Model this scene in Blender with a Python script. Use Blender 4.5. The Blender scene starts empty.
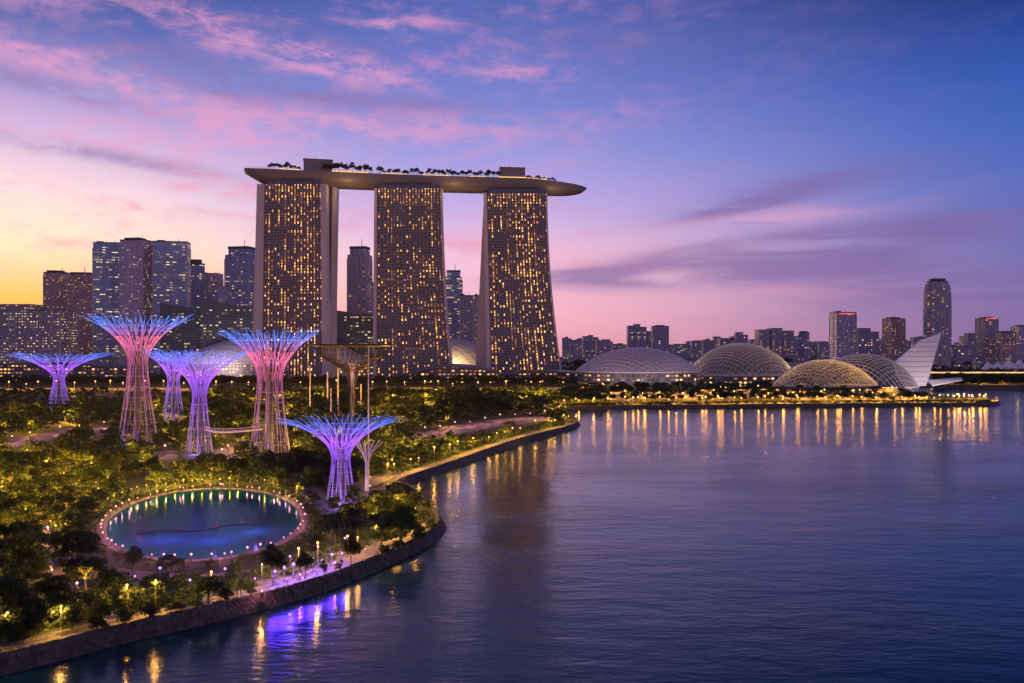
import bpy, math, random
import numpy as np
from mathutils import Vector, Matrix, noise as mnoise
from mathutils.geometry import tessellate_polygon

R = math.radians
C = bpy.context.scene.collection
scn = bpy.context.scene
random.seed(7)
HAZE = True

# ------------------------------------------------------------------ camera, sky, sun, exposure
CAMH, F, HY, LAND = 50.0, 887.0, 347.0, 2.5
cam = bpy.data.objects.new('camera', bpy.data.cameras.new('camera'))
C.objects.link(cam)
cam.location = (0, 0, CAMH)
cam.rotation_euler = (R(90), 0, 0)
cam.data.sensor_width = 36.0
cam.data.lens = F / 1024 * 36.0
cam.data.shift_y = (HY - 341.5) / 1024
cam.data.clip_start = 1.0
cam.data.clip_end = 40000
scn.camera = cam

scn.view_settings.view_transform = 'Standard'
scn.view_settings.look = 'None'
scn.view_settings.exposure = 0.0
scn.view_settings.gamma = 1.0
scn.view_settings.use_curve_mapping = False
scn.render.engine = 'CYCLES'
cy = scn.cycles
cy.use_denoising = True
cy.use_light_tree = True
cy.max_bounces = 5
cy.diffuse_bounces = 2
cy.glossy_bounces = 3
cy.transmission_bounces = 3
cy.transparent_max_bounces = 8
cy.volume_bounces = 0
cy.sample_clamp_indirect = 2.5
cy.sample_clamp_direct = 30.0
cy.caustics_reflective = False
cy.caustics_refractive = False


def lin(c):
    out = []
    for v in c[:3]:
        v /= 255.0
        out.append(v / 12.92 if v <= .04045 else ((v + .055) / 1.055) ** 2.4)
    return tuple(out) + (1.0,)


class G:
    """small wrapper to write node graphs as expressions"""
    def __init__(s, nt):
        s.nt = nt
        nt.nodes.clear()

    def n(s, t, **kw):
        nd = s.nt.nodes.new(t)
        for k, v in kw.items():
            setattr(nd, k, v)
        return nd

    def set(s, sock, v):
        if isinstance(v, bpy.types.NodeSocket):
            s.nt.links.new(v, sock)
        else:
            sock.default_value = v

    def m(s, op, a, b=None, c=None, clamp=False):
        nd = s.n('ShaderNodeMath', operation=op)
        nd.use_clamp = clamp
        for i, v in enumerate((a, b, c)):
            if v is not None:
                s.set(nd.inputs[i], v)
        return nd.outputs[0]

    def ss(s, x, lo, hi):
        nd = s.n('ShaderNodeMapRange', interpolation_type='SMOOTHSTEP')
        s.set(nd.inputs[0], x)
        s.set(nd.inputs[1], lo)
        s.set(nd.inputs[2], hi)
        return nd.outputs[0]

    def mix(s, f, a, b, mode='MIX'):
        nd = s.n('ShaderNodeMix', data_type='RGBA', blend_type=mode)
        s.set(nd.inputs[0], f)
        s.set(nd.inputs[6], a)
        s.set(nd.inputs[7], b)
        return nd.outputs[2]

    def ramp(s, x, stops, interp='LINEAR'):
        nd = s.n('ShaderNodeValToRGB')
        nd.color_ramp.interpolation = interp
        e = nd.color_ramp.elements
        while len(e) < len(stops):
            e.new(0.5)
        for el, (p, c) in zip(e, stops):
            el.position = p
            el.color = c
        s.set(nd.inputs[0], x)
        return nd.outputs[0]

    def noise(s, vec, scale, detail=3, rough=.55, dist=0.0, color=False):
        nd = s.n('ShaderNodeTexNoise')
        if vec is not None:
            s.set(nd.inputs['Vector'], vec)
        nd.inputs['Scale'].default_value = scale
        nd.inputs['Detail'].default_value = detail
        nd.inputs['Roughness'].default_value = rough
        nd.inputs['Distortion'].default_value = dist
        return nd.outputs[1 if color else 0]

    def xyz(s, x, y, z=0.0):
        nd = s.n('ShaderNodeCombineXYZ')
        for i, v in enumerate((x, y, z)):
            s.set(nd.inputs[i], v)
        return nd.outputs[0]

    def sep(s, v):
        nd = s.n('ShaderNodeSeparateXYZ')
        s.set(nd.inputs[0], v)
        return nd.outputs[0], nd.outputs[1], nd.outputs[2]

    def map(s, v, sc=(1, 1, 1), rot=(0, 0, 0), loc=(0, 0, 0)):
        nd = s.n('ShaderNodeMapping')
        s.set(nd.inputs[0], v)
        nd.inputs[1].default_value = loc
        nd.inputs[2].default_value = rot
        nd.inputs[3].default_value = sc
        return nd.outputs[0]


SUN_AZ, SUN_EL = R(-38), R(2.0)          # the sun sets behind the city, to the left of the towers

world = bpy.data.worlds.new("World")
scn.world = world
world.use_nodes = True
g = G(world.node_tree)
tc = g.n('ShaderNodeTexCoord').outputs['Generated']
dx, dy, dz = g.sep(tc)
hor = g.m('SQRT', g.m('ADD', g.m('MULTIPLY', dx, dx), g.m('ADD', g.m('MULTIPLY', dy, dy), 1e-6)))
az = g.m('ARCTAN2', dx, dy)
el = g.m('ARCTAN2', dz, hor)
elc = g.m('MAXIMUM', el, 0.0)
# angular distance in azimuth from the afterglow
cs = g.m('DIVIDE', g.m('ADD', g.m('MULTIPLY', dx, math.sin(R(-33))), g.m('MULTIPLY', dy, math.cos(R(-33)))), hor)
daz = g.m('ARCCOSINE', g.m('MINIMUM', g.m('MAXIMUM', cs, -1.0), 1.0))
ef = g.m('DIVIDE', elc, R(90))
def rgb0(*c):
    return tuple(c) + (1.0,)


E = [0, .033, .066, .1, .136, .17, .202, .232, .5, 1.0]


def col_ramp(cols):
    return g.ramp(ef, list(zip(E, [lin(c) for c in cols])))


left = col_ramp([(244, 152, 62), (253, 190, 96), (254, 226, 192), (248, 218, 222), (212, 180, 222), (150, 144, 206), (80, 100, 176), (44, 70, 142), (18, 44, 100), (12, 30, 76)])
mid = col_ramp([(222, 152, 168), (238, 178, 196), (230, 188, 216), (192, 170, 226), (154, 152, 220), (122, 130, 206), (104, 116, 194), (82, 100, 178), (20, 50, 108), (12, 30, 76)])
right = col_ramp([(120, 98, 146), (118, 104, 162), (102, 104, 172), (82, 104, 184), (62, 98, 184), (44, 84, 172), (28, 62, 142), (14, 42, 108), (12, 36, 88), (10, 26, 66)])
sky = g.mix(g.ss(daz, R(2), R(30)), left, mid)
sky = g.mix(g.ss(daz, R(30), R(66)), sky, right)
sky = g.mix(g.m('MULTIPLY', g.ss(daz, R(75), R(140)), g.ss(el, R(70), R(5))), sky, lin((158, 138, 190)))
sky = g.mix(g.m('MULTIPLY', g.ss(el, R(12), R(0)), .42), sky, g.mix(1.0, sky, rgb0(1.5, 1.42, 1.35), 'MULTIPLY'))

PXR = 1.0 / F


def streak(px, py, half_len, half_w, slope):
    """a soft streak of cloud, placed by its direction in the sky"""
    a0, e0 = math.atan((px - 512) * PXR), math.atan((HY - py) * PXR)
    al = math.atan(-slope)
    u = g.m('SUBTRACT', az, a0)
    v = g.m('SUBTRACT', el, e0)
    p = g.m('ADD', g.m('MULTIPLY', u, math.cos(al) / (half_len * PXR)), g.m('MULTIPLY', v, math.sin(al) / (half_len * PXR)))
    q = g.m('ADD', g.m('MULTIPLY', u, -math.sin(al) / (half_w * PXR)), g.m('MULTIPLY', v, math.cos(al) / (half_w * PXR)))
    d2 = g.m('ADD', g.m('MULTIPLY', p, p), g.m('MULTIPLY', q, q))
    return g.m('EXPONENT', g.m('MULTIPLY', d2, -1.0))


ang = g.xyz(az, el, 0.0)
wl = g.map(ang, sc=(5.5, 26, 1), rot=(0, 0, R(11)))
wr = g.map(ang, sc=(4.5, 34, 1), rot=(0, 0, R(-5)), loc=(3, 1, 0))
n1 = g.noise(wl, 1.0, 6, .6, .6)
n1b = g.noise(g.map(ang, sc=(26, 60, 1), rot=(0, 0, R(14))), 1.0, 5, .65, .4)
n2 = g.noise(wr, 1.0, 5, .55, .5)


def add_all(lst):
    t = lst[0]
    for x in lst[1:]:
        t = g.m('ADD', t, x)
    return t


ns = g.m('ADD', g.m('MULTIPLY', n1, .52), g.m('MULTIPLY', n1b, .48))
pink = add_all([streak(150, 32, 105, 13, .16), streak(285, 62, 110, 15, .14), streak(60, 92, 110, 15, .16), streak(180, 122, 90, 22, .2), streak(100, 150, 120, 14, .12),
                streak(340, 72, 60, 9, .18), streak(400, 28, 50, 8, -.1), streak(20, 45, 60, 14, .1), streak(520, 75, 50, 9, -.05), streak(350, 128, 190, 20, -.03)])
pk = g.m('MULTIPLY', g.m('MINIMUM', pink, 1.0), g.ss(ns, .40, .60))
soft = g.m('MULTIPLY', g.ss(ns, .46, .68), .42)
sky = g.mix(g.m('MULTIPLY', g.m('MULTIPLY', soft, g.m('ADD', .25, g.m('MULTIPLY', g.ss(daz, R(58), R(25)), .75))), g.ss(el, R(1), R(8))), sky, g.mix(g.ss(daz, R(25), R(65)), lin((232, 150, 192)), lin((126, 112, 178))))
sky = g.mix(g.m('MULTIPLY', pk, .60), sky, lin((232, 160, 198)))
# blue-violet shadowed bands between the pink ones
shade = add_all([streak(60, 118, 80, 10, .14), streak(250, 92, 130, 10, .16), streak(25, 60, 50, 12, .1), streak(120, 60, 80, 8, .16), streak(420, 105, 90, 8, .05), streak(40, 20, 90, 14, .12), streak(200, 100, 70, 9, .2), streak(330, 45, 70, 7, .15), streak(600, 40, 90, 14, .1), streak(120, 175, 120, 7, .1)])
sky = g.mix(g.m('MULTIPLY', g.m('MULTIPLY', g.m('MINIMUM', shade, 1.0), g.ss(ns, .36, .56)), .6), sky, lin((112, 108, 172)))
low = add_all([streak(215, 200, 60, 5, .1), streak(120, 217, 50, 5, .15), streak(215, 220, 40, 4, .1), streak(75, 255, 40, 4, .05), streak(470, 245, 60, 10, .08), streak(610, 268, 80, 5, 0), streak(230, 190, 60, 8, .2)])
sky = g.mix(g.m('MULTIPLY', g.m('MULTIPLY', g.m('MINIMUM', low, 1.0), g.ss(ns, .38, .58)), .6), sky, lin((236, 150, 176)))
dark = add_all([streak(795, 196, 95, 11, -.14), streak(735, 214, 60, 6, -.16), streak(880, 243, 110, 11, -.1), streak(780, 262, 190, 17, -.09), streak(680, 276, 120, 10, -.04), streak(930, 288, 150, 26, -.02), streak(720, 250, 90, 8, -.12), streak(560, 276, 60, 5, -.05)])
sky = g.mix(g.m('MULTIPLY', g.m('MULTIPLY', g.m('MINIMUM', dark, 1.0), g.ss(n2, .28, .54)), .74), sky, lin((122, 98, 160)))
glow = add_all([streak(690, 298, 150, 10, -.02), streak(760, 225, 120, 10, -.1), streak(640, 250, 120, 12, -.05)])
sky = g.mix(g.m('MULTIPLY', g.m('MULTIPLY', g.m('MINIMUM', glow, 1.0), g.ss(n2, .35, .65)), .45), sky, lin((240, 170, 196)))
below = g.ss(el, R(-4), R(-.1))
sky = g.mix(below, lin((60, 50, 80)), sky)

nish = g.n('ShaderNodeTexSky', sky_type='NISHITA')
nish.sun_disc = False
nish.sun_elevation = SUN_EL
nish.sun_rotation = SUN_AZ
bg1 = g.n('ShaderNodeBackground')
g.set(bg1.inputs[0], sky)
bg1.inputs[1].default_value = 1.05
bg2 = g.n('ShaderNodeBackground')
g.set(bg2.inputs[0], nish.outputs[0])
bg2.inputs[1].default_value = 0.006
ads = g.n('ShaderNodeAddShader')
g.set(ads.inputs[0], bg1.outputs[0])
g.set(ads.inputs[1], bg2.outputs[0])
out = g.n('ShaderNodeOutputWorld')
g.set(out.inputs[0], ads.outputs[0])
world.cycles.sampling_method = 'MANUAL'
world.cycles.sample_map_resolution = 512

sl = bpy.data.lights.new('sun', 'SUN')
sl.energy = 0.35
sl.angle = R(4)
sl.color = (1.0, .62, .42)
sun = bpy.data.objects.new('sun', sl)
C.objects.link(sun)
sd = Vector((math.sin(SUN_AZ) * math.cos(SUN_EL), math.cos(SUN_AZ) * math.cos(SUN_EL), math.sin(SUN_EL)))
sun.rotation_euler = (-sd).to_track_quat('-Z', 'Y').to_euler()


# ------------------------------------------------------------------ helpers
def W(px, py, z=0.0):
    D = (CAMH - z) * F / (py - HY)
    return Vector(((px - 512) / F * D, D, z))


def L(px, py):
    return W(px, py, LAND)


def X(px, D):
    return (px - 512) / F * D


def Z(py, D):
    return CAMH - (py - HY) / F * D


def tag(o, label=None, cat=None, group=None, kind=None):
    if label:
        o['label'] = label
    if cat:
        o['category'] = cat
    if group:
        o['group'] = group
    if kind:
        o['kind'] = kind
    return o


def empty(name, loc, label, cat, group=None, rz=0.0):
    o = bpy.data.objects.new(name, None)
    o.location = loc
    o.rotation_euler = (0, 0, rz)
    o.empty_display_size = .5
    C.objects.link(o)
    return tag(o, label, cat, group)


class MB:
    def __init__(s):
        s.v, s.f, s.uv = [], [], {}

    def face(s, pts, uv=None):
        i = len(s.v)
        s.v.extend([tuple(p) for p in pts])
        s.f.append(tuple(range(i, i + len(pts))))
        if uv:
            s.uv[len(s.f) - 1] = uv

    def box(s, x0, x1, y0, y1, z0, z1):
        i = len(s.v)
        s.v += [(x0, y0, z0), (x1, y0, z0), (x1, y1, z0), (x0, y1, z0), (x0, y0, z1), (x1, y0, z1), (x1, y1, z1), (x0, y1, z1)]
        for q in ((0, 3, 2, 1), (4, 5, 6, 7), (0, 1, 5, 4), (1, 2, 6, 5), (2, 3, 7, 6), (3, 0, 4, 7)):
            s.f.append(tuple(i + k for k in q))

    def tube(s, pts, r, n=4, r2=None, cap=True):
        pts = [Vector(p) for p in pts]
        m = len(pts)
        base = len(s.v)
        for k, p in enumerate(pts):
            t = (pts[min(k + 1, m - 1)] - pts[max(k - 1, 0)])
            if t.length < 1e-6:
                t = Vector((0, 0, 1))
            t.normalize()
            a = t.cross(Vector((0, 0, 1)))
            if a.length < .05:
                a = t.cross(Vector((1, 0, 0)))
            a.normalize()
            b = t.cross(a)
            rr = r if r2 is None else r + (r2 - r) * k / max(1, m - 1)
            for j in range(n):
                th = 2 * math.pi * j / n
                s.v.append(tuple(p + (a * math.cos(th) + b * math.sin(th)) * rr))
        for k in range(m - 1):
            for j in range(n):
                j2 = (j + 1) % n
                s.f.append((base + k * n + j, base + k * n + j2, base + (k + 1) * n + j2, base + (k + 1) * n + j))
        if cap:
            s.f.append(tuple(base + j for j in range(n))[::-1])
            s.f.append(tuple(base + (m - 1) * n + j for j in range(n)))

    def lathe(s, prof, n=16, cx=0, cy=0):
        base = len(s.v)
        for (r, z) in prof:
            for j in range(n):
                th = 2 * math.pi * j / n
                s.v.append((cx + r * math.cos(th), cy + r * math.sin(th), z))
        for k in range(len(prof) - 1):
            for j in range(n):
                j2 = (j + 1) % n
                s.f.append((base + k * n + j, base + k * n + j2, base + (k + 1) * n + j2, base + (k + 1) * n + j))

    def walls(s, poly, z0, z1, poly2=None):
        """vertical walls around a counter-clockwise footprint, with UVs in metres"""
        poly2 = poly2 or poly
        u = 0.0
        for k in range(len(poly)):
            a, b = poly[k], poly[(k + 1) % len(poly)]
            c, d = poly2[(k + 1) % len(poly)], poly2[k]
            w = math.hypot(b[0] - a[0], b[1] - a[1])
            s.face([(a[0], a[1], z0), (b[0], b[1], z0), (c[0], c[1], z1), (d[0], d[1], z1)], [(u, z0), (u + w, z0), (u + w, z1), (u, z1)])
            u += w

    def cap(s, poly, z, up=True):
        pts = [(p[0], p[1], z) for p in poly]
        s.face(pts if up else pts[::-1])

    def prism(s, poly, z0, z1):
        s.walls(poly, z0, z1)
        s.cap(poly, z1)
        s.cap(poly, z0, False)

    def build(s, name, mat, parent=None, smooth=False, loc=None):
        me = bpy.data.meshes.new(name)
        me.from_pydata(s.v, [], s.f)
        if s.uv:
            lay = me.uv_layers.new(name='UVMap')
            for fi, uvs in s.uv.items():
                p = me.polygons[fi]
                for k, li in enumerate(p.loop_indices):
                    lay.data[li].uv = uvs[k]
        if mat:
            me.materials.append(mat)
        if smooth:
            me.polygons.foreach_set('use_smooth', [True] * len(me.polygons))
        me.update()
        o = bpy.data.objects.new(name, me)
        if parent:
            o.parent = parent
        if loc:
            o.location = loc
        C.objects.link(o)
        return o


def copy_tree(o, loc, rz=0.0, scale=None, label=None, group=None):
    c = o.copy()
    C.objects.link(c)
    c.location = loc
    c.rotation_euler = (0, 0, rz)
    if scale is not None:
        c.scale = scale if hasattr(scale, '__len__') else (scale,) * 3
    if label:
        c['label'] = label
    if group:
        c['group'] = group
    for ch in list(o.children):
        d = ch.copy()
        C.objects.link(d)
        d.parent = c
        for gch in list(ch.children):
            e = gch.copy()
            C.objects.link(e)
            e.parent = d
    return c


def shaded_light(parent, loc, energy, color, radius=.3):
    l = bpy.data.lights.new('bulb', 'SPOT')
    l.energy = energy
    l.color = color
    l.shadow_soft_size = radius
    l.spot_size = R(178)
    l.spot_blend = .06
    o = bpy.data.objects.new('bulb', l)
    o.location = loc
    o.parent = parent
    C.objects.link(o)
    return o


def point_light(parent, loc, energy, color, radius=.4, name='bulb'):
    l = bpy.data.lights.new(name, 'POINT')
    l.energy = energy
    l.color = color
    l.shadow_soft_size = radius
    o = bpy.data.objects.new(name, l)
    o.location = loc
    if parent:
        o.parent = parent
    C.objects.link(o)
    return o


# ------------------------------------------------------------------ materials
def mat(name):
    m = bpy.data.materials.new(name)
    m.use_nodes = True
    return m, G(m.node_tree)


def finish(g, sh, vol=None):
    o = g.n('ShaderNodeOutputMaterial')
    if sh is not None:
        g.set(o.inputs[0], sh)
    if vol is not None:
        g.set(o.inputs[1], vol)


def pbsdf(g, color, rough=.6, metal=0.0, spec=.5, emis=None, estr=0.0, normal=None):
    b = g.n('ShaderNodeBsdfPrincipled')
    g.set(b.inputs['Base Color'], color)
    g.set(b.inputs['Roughness'], rough)
    g.set(b.inputs['Metallic'], metal)
    g.set(b.inputs['Specular IOR Level'], spec)
    if emis is not None:
        g.set(b.inputs['Emission Color'], emis)
        g.set(b.inputs['Emission Strength'], estr)
    if normal is not None:
        g.set(b.inputs['Normal'], normal)
    return b.outputs[0]


def rgb(r, g_, b):
    return (r, g_, b, 1.0)


def plain(name, col, rough=.6, metal=0.0, var=.25, scale=.4, bump=0.0):
    m, g = mat(name)
    co = g.n('ShaderNodeTexCoord').outputs['Object']
    n = g.noise(co, scale, 4, .6)
    k = 1 - var
    c = g.mix(n, tuple(v * k for v in col[:3]) + (1,), tuple(min(1, v * (1 + var)) for v in col[:3]) + (1,))
    nrm = None
    if bump:
        b = g.n('ShaderNodeBump')
        b.inputs['Strength'].default_value = bump
        g.set(b.inputs['Height'], g.noise(co, scale * 6, 4, .65))
        nrm = b.outputs[0]
    finish(g, pbsdf(g, c, rough, metal, normal=nrm))
    return m


def emit(name, col, strength):
    m, g = mat(name)
    e = g.n('ShaderNodeEmission')
    e.inputs[0].default_value = col
    e.inputs[1].default_value = strength
    finish(g, e.outputs[0])
    m.cycles.emission_sampling = 'NONE'
    return m


def facade(name, bay, floor, frame_c, glass_c, p_lit, lit_c, lit_c2, estr=1.0, fx=.12, fy=.16, rough=.18, row=.0, colv=.0, top=None, metal=0.0, bluish=0.0):
    """curtain wall / window grid in metres from the UV map; some windows are lit rooms"""
    m, g = mat(name)
    uv = g.n('ShaderNodeUVMap').outputs[0]
    u, v, _ = g.sep(uv)
    oi = g.n('ShaderNodeObjectInfo').outputs['Random']
    off = g.m('FLOOR', g.m('MULTIPLY', oi, 97.0))
    cu = g.m('DIVIDE', u, bay)
    cv = g.m('DIVIDE', v, floor)
    iu, iv = g.m('FLOOR', cu), g.m('FLOOR', cv)
    fu, fv = g.m('FRACT', cu), g.m('FRACT', cv)
    win = g.m('MULTIPLY', g.m('MULTIPLY', g.m('GREATER_THAN', fu, fx), g.m('LESS_THAN', fu, 1 - fx * .4)), g.m('MULTIPLY', g.m('GREATER_THAN', fv, fy), g.m('LESS_THAN', fv, 1 - fy * .5)))

    def white(x, y, z):
        w = g.n('ShaderNodeTexWhiteNoise', noise_dimensions='3D')
        g.set(w.inputs[0], g.xyz(x, y, z))
        return w.outputs[0]
    r = white(iu, iv, off)
    p = p_lit
    if row:
        p = g.m('ADD', p, g.m('MULTIPLY', row, g.m('GREATER_THAN', white(3.0, iv, off), .72)))
    if colv:
        p = g.m('ADD', p, g.m('MULTIPLY', colv, g.m('GREATER_THAN', white(iu, 7.0, off), .70)))
    # whole patches of a facade are busier than others
    cl = g.noise(g.xyz(g.m('ADD', g.m('DIVIDE', u, 40.0), off), g.m('DIVIDE', v, 30.0), 0), 1.0, 2)
    p = g.m('MULTIPLY', p, g.m('MULTIPLY', g.ss(cl, .25, .7), 1.7))
    if top:
        p = g.m('ADD', p, g.m('MULTIPLY', g.ss(v, top[0], top[1]), top[2]))
    lit = g.m('MULTIPLY', g.m('LESS_THAN', r, p), win)
    br = white(g.m('ADD', iu, 41.0), iv, off)
    lc = g.mix(br, lit_c, lit_c2)
    es = g.m('MULTIPLY', lit, g.m('MULTIPLY', estr, g.m('ADD', .14, g.m('MULTIPLY', g.m('POWER', br, 2.2), 1.75))))
    tone = white(iu, g.m('ADD', iv, 11.0), off)
    gc = g.mix(tone, tuple(v * .55 for v in glass_c[:3]) + (1,), glass_c)
    base = g.mix(win, frame_c, gc)
    rg = g.m('ADD', g.m('MULTIPLY', win, rough - .6), .6)
    finish(g, pbsdf(g, base, rg, metal, .6, lc, es))
    m.cycles.emission_sampling = 'NONE'
    return m


AMB, AMB2 = rgb(1.0, .36, .045), rgb(1.0, .60, .17)
WRM, WHT = rgb(1.0, .55, .16), rgb(1.0, .76, .36)

M = {}
M['hotel'] = facade('hotel_windows', 4.6, 4.27, rgb(.15, .13, .14), rgb(.055, .055, .075), .30, rgb(1.0, .27, .02), rgb(1.0, .50, .11), 1.7, .50, .20, .2, row=.12, colv=.42, top=(250, 275, .5))
M['tower_blue'] = facade('blue_glass_windows', 5.5, 4.6, rgb(.30, .38, .54), rgb(.19, .34, .56), .16, WRM, WHT, .75, .06, .42, .16, row=.5)
M['tower_blue2'] = facade('navy_glass_windows', 4.6, 4.4, rgb(.28, .31, .46), rgb(.20, .28, .46), .12, WRM, WHT, .6, .12, .42, .2, row=.35)
M['tower_brown'] = facade('brown_block_windows', 4.0, 4.2, rgb(.46, .30, .27), rgb(.12, .10, .12), .28, AMB, WRM, .8, .34, .45, .3, row=.1)
M['tower_grey'] = facade('grey_block_windows', 4.2, 4.4, rgb(.54, .43, .55), rgb(.24, .22, .34), .15, WRM, WHT, .6, .3, .42, .3, row=.2)
M['tower_low'] = facade('low_block_windows', 5.0, 4.6, rgb(.34, .28, .32), rgb(.08, .08, .11), .52, WRM, WHT, .9, .34, .45, .3)
M['tower_stripe'] = facade('striped_block_windows', 9.0, 4.2, rgb(.42, .35, .38), rgb(.10, .10, .14), .16, AMB, WRM, .55, .42, .4, .3, colv=.3)
M['far_block'] = facade('far_block_windows', 7.0, 6.0, rgb(.36, .31, .40), rgb(.18, .17, .25), .20, AMB, WHT, 1.4, .4, .5, .5)
M['hall_glass'] = facade('hall_windows', 5.0, 5.0, rgb(.04, .06, .10), rgb(.03, .05, .09), .22, WRM, WHT, .6, .15, .42, .2, row=.2)
M['podium'] = facade('podium_windows', 6.0, 5.0, rgb(.14, .13, .17), rgb(.05, .05, .07),   .5, AMB, WRM, 1.6, .3, .4, .3)
M['concrete'] = plain('pale_concrete', rgb(.52, .44, .43), .7, scale=.06, var=.12)
M['fin'] = plain('end_fin_cladding', rgb(.62, .52, .49), .55, scale=.05, var=.1)
M['grid'] = plain('balcony_slabs', rgb(.36, .32, .35), .6, scale=.05, var=.1)
M['hull'] = plain('hull_cladding', rgb(.20, .165, .155), .42, scale=.05, var=.12)
M['deck'] = plain('deck_paving', rgb(.22, .18, .16), .7, scale=.2)
M['roofdark'] = plain('dark_roofing', rgb(.06, .065, .085), .55, scale=.05)
M['roofblue'] = plain('blue_grey_roofing', rgb(.10, .12, .18), .4, scale=.05)
M['white'] = plain('white_cladding', rgb(.82, .78, .80), .5, scale=.08, var=.06)
M['steel'] = plain('painted_steel', rgb(.60, .56, .60), .45, scale=.6, var=.08)
M['darksteel'] = plain('dark_steel', rgb(.08, .075, .08), .5, scale=.6)
M['rust'] = plain('bronze_mesh_steel', rgb(.028, .020, .018), .55, scale=.4)
M['bark'] = plain('bark', rgb(.09, .065, .045), .9, scale=2, bump=.4)
M['grass'] = plain('lawn_grass', rgb(.016, .030, .009), .9, scale=.12, var=.5, bump=.3)
M['paving'] = plain('garden_paving', rgb(.10, .085, .085), .75, scale=.25, var=.2)
M['road'] = plain('asphalt', rgb(.06, .058, .06), .8, scale=.2)
M['pole'] = plain('lamp_pole_paint', rgb(.09, .085, .085), .5, scale=1)
M['amber'] = emit('amber_lamp_glass', rgb(1.0, .50, .11), 5.0)
M['amber_soft'] = emit('amber_lantern_glass', rgb(1.0, .50, .10), 2.6)
M['pink'] = emit('pink_lantern_glass', rgb(1.0, .34, .38), 3.0)
M['violet'] = emit('added_violet_glass', rgb(.45, .20, 1.0), 3.0)
M['warmstrip'] = emit('warm_strip_light', rgb(1.0, .55, .16), 1.6)
M['redlamp'] = emit('red_beacon', rgb(1.0, .10, .08), 2.0)


def leaf_mat(name, dark, light):
    m, g = mat(name)
    geo = g.n('ShaderNodeNewGeometry')
    co = g.n('ShaderNodeTexCoord').outputs['Object']
    oi = g.n('ShaderNodeObjectInfo').outputs['Random']
    n = g.noise(co, .55, 3)
    f = g.m('ADD', g.m('MULTIPLY', n, .7), g.m('MULTIPLY', geo.outputs['Random Per Island'], .45))
    f = g.m('ADD', f, g.m('MULTIPLY', g.m('SUBTRACT', oi, .5), .35), clamp=True)
    c = g.mix(f, dark, light)
    b = pbsdf(g, c, .65, 0, .25)
    t = g.n('ShaderNodeBsdfTranslucent')
    g.set(t.inputs[0], c)
    mx = g.n('ShaderNodeMixShader')
    mx.inputs[0].default_value = .3
    g.set(mx.inputs[1], b)
    g.set(mx.inputs[2], t.outputs[0])
    finish(g, mx.outputs[0])
    return m


M['leaf'] = leaf_mat('broad_leaves', rgb(.009, .020, .008), rgb(.060, .090, .020))
M['leaf2'] = leaf_mat('bright_leaves', rgb(.018, .036, .008), rgb(.085, .13, .025))
M['leaf3'] = leaf_mat('dull_leaves', rgb(.009, .016, .009), rgb(.048, .064, .022))


def water_mat(name, base, scale, rough, bump_d, stretch=(1, 2.2, 1), spec=.5):
    m, g = mat(name)
    co = g.n('ShaderNodeTexCoord').outputs['Object']
    v = g.map(co, sc=stretch)
    h1 = g.noise(v, scale, 5, .62, .3)
    h2 = g.noise(g.map(co, sc=stretch, rot=(0, 0, R(24))), scale * .22, 2, .5)
    h = g.m('ADD', g.m('MULTIPLY', h1, .6), g.m('MULTIPLY', h2, 1.3))
    # large calm and ruffled patches
    patch = g.noise(g.map(co, sc=(1, 3.0, 1)), .006, 4)
    h = g.m('MULTIPLY', h, g.m('ADD', .35, g.m('MULTIPLY', g.ss(patch, .3, .7), 1.1)))
    b = g.n('ShaderNodeBump')
    b.inputs['Strength'].default_value = 1.0
    b.inputs['Distance'].default_value = bump_d
    g.set(b.inputs['Height'], h)
    rg = g.m('ADD', rough, g.m('MULTIPLY', g.m('SUBTRACT', patch, .5), rough * .9))
    p = g.n('ShaderNodeBsdfPrincipled')
    p.inputs['Base Color'].default_value = base
    g.set(p.inputs['Roughness'], rg)
    p.inputs['IOR'].default_value = 1.33
    p.inputs['Specular IOR Level'].default_value = spec
    g.set(p.inputs['Normal'], b.outputs[0])
    finish(g, p.outputs[0])
    return m


M['bay'] = water_mat('bay_water', rgb(.003, .030, .062), .34, .095, .16)


def pond_mat():
    """still, dark teal water over a painted basin: mostly its own colour, with a weak sheen"""
    m, g = mat('pond_water')
    co = g.n('ShaderNodeTexCoord').outputs['Object']
    b = g.n('ShaderNodeBump')
    b.inputs['Distance'].default_value = .04
    g.set(b.inputs['Height'], g.noise(co, .8, 4, .6))
    d = g.n('ShaderNodeBsdfDiffuse')
    g.set(d.inputs[0], g.mix(g.noise(co, .05, 3), rgb(.003, .055, .062), rgb(.004, .10, .11)))
    gl = g.n('ShaderNodeBsdfGlossy')
    gl.inputs['Color'].default_value = rgb(.5, .8, 1.0)
    gl.inputs['Roughness'].default_value = .07
    g.set(gl.inputs['Normal'], b.outputs[0])
    mx = g.n('ShaderNodeMixShader')
    mx.inputs[0].default_value = .13
    g.set(mx.inputs[1], d.outputs[0])
    g.set(mx.inputs[2], gl.outputs[0])
    finish(g, mx.outputs[0])
    return m


M['pond'] = pond_mat()


def stone_mat():
    m, g = mat('seawall_stone')
    co = g.n('ShaderNodeTexCoord').outputs['Object']
    vo = g.n('ShaderNodeTexVoronoi')
    g.set(vo.inputs['Vector'], co)
    vo.inputs['Scale'].default_value = 1.1
    c = g.mix(vo.outputs['Color'], rgb(.035, .03, .028), rgb(.13, .11, .095))
    b = g.n('ShaderNodeBump')
    b.inputs['Distance'].default_value = .5
    b.invert = True
    g.set(b.inputs['Height'], vo.outputs['Distance'])
    finish(g, pbsdf(g, c, .8, normal=b.outputs[0]))
    return m


M['stone'] = stone_mat()

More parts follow.
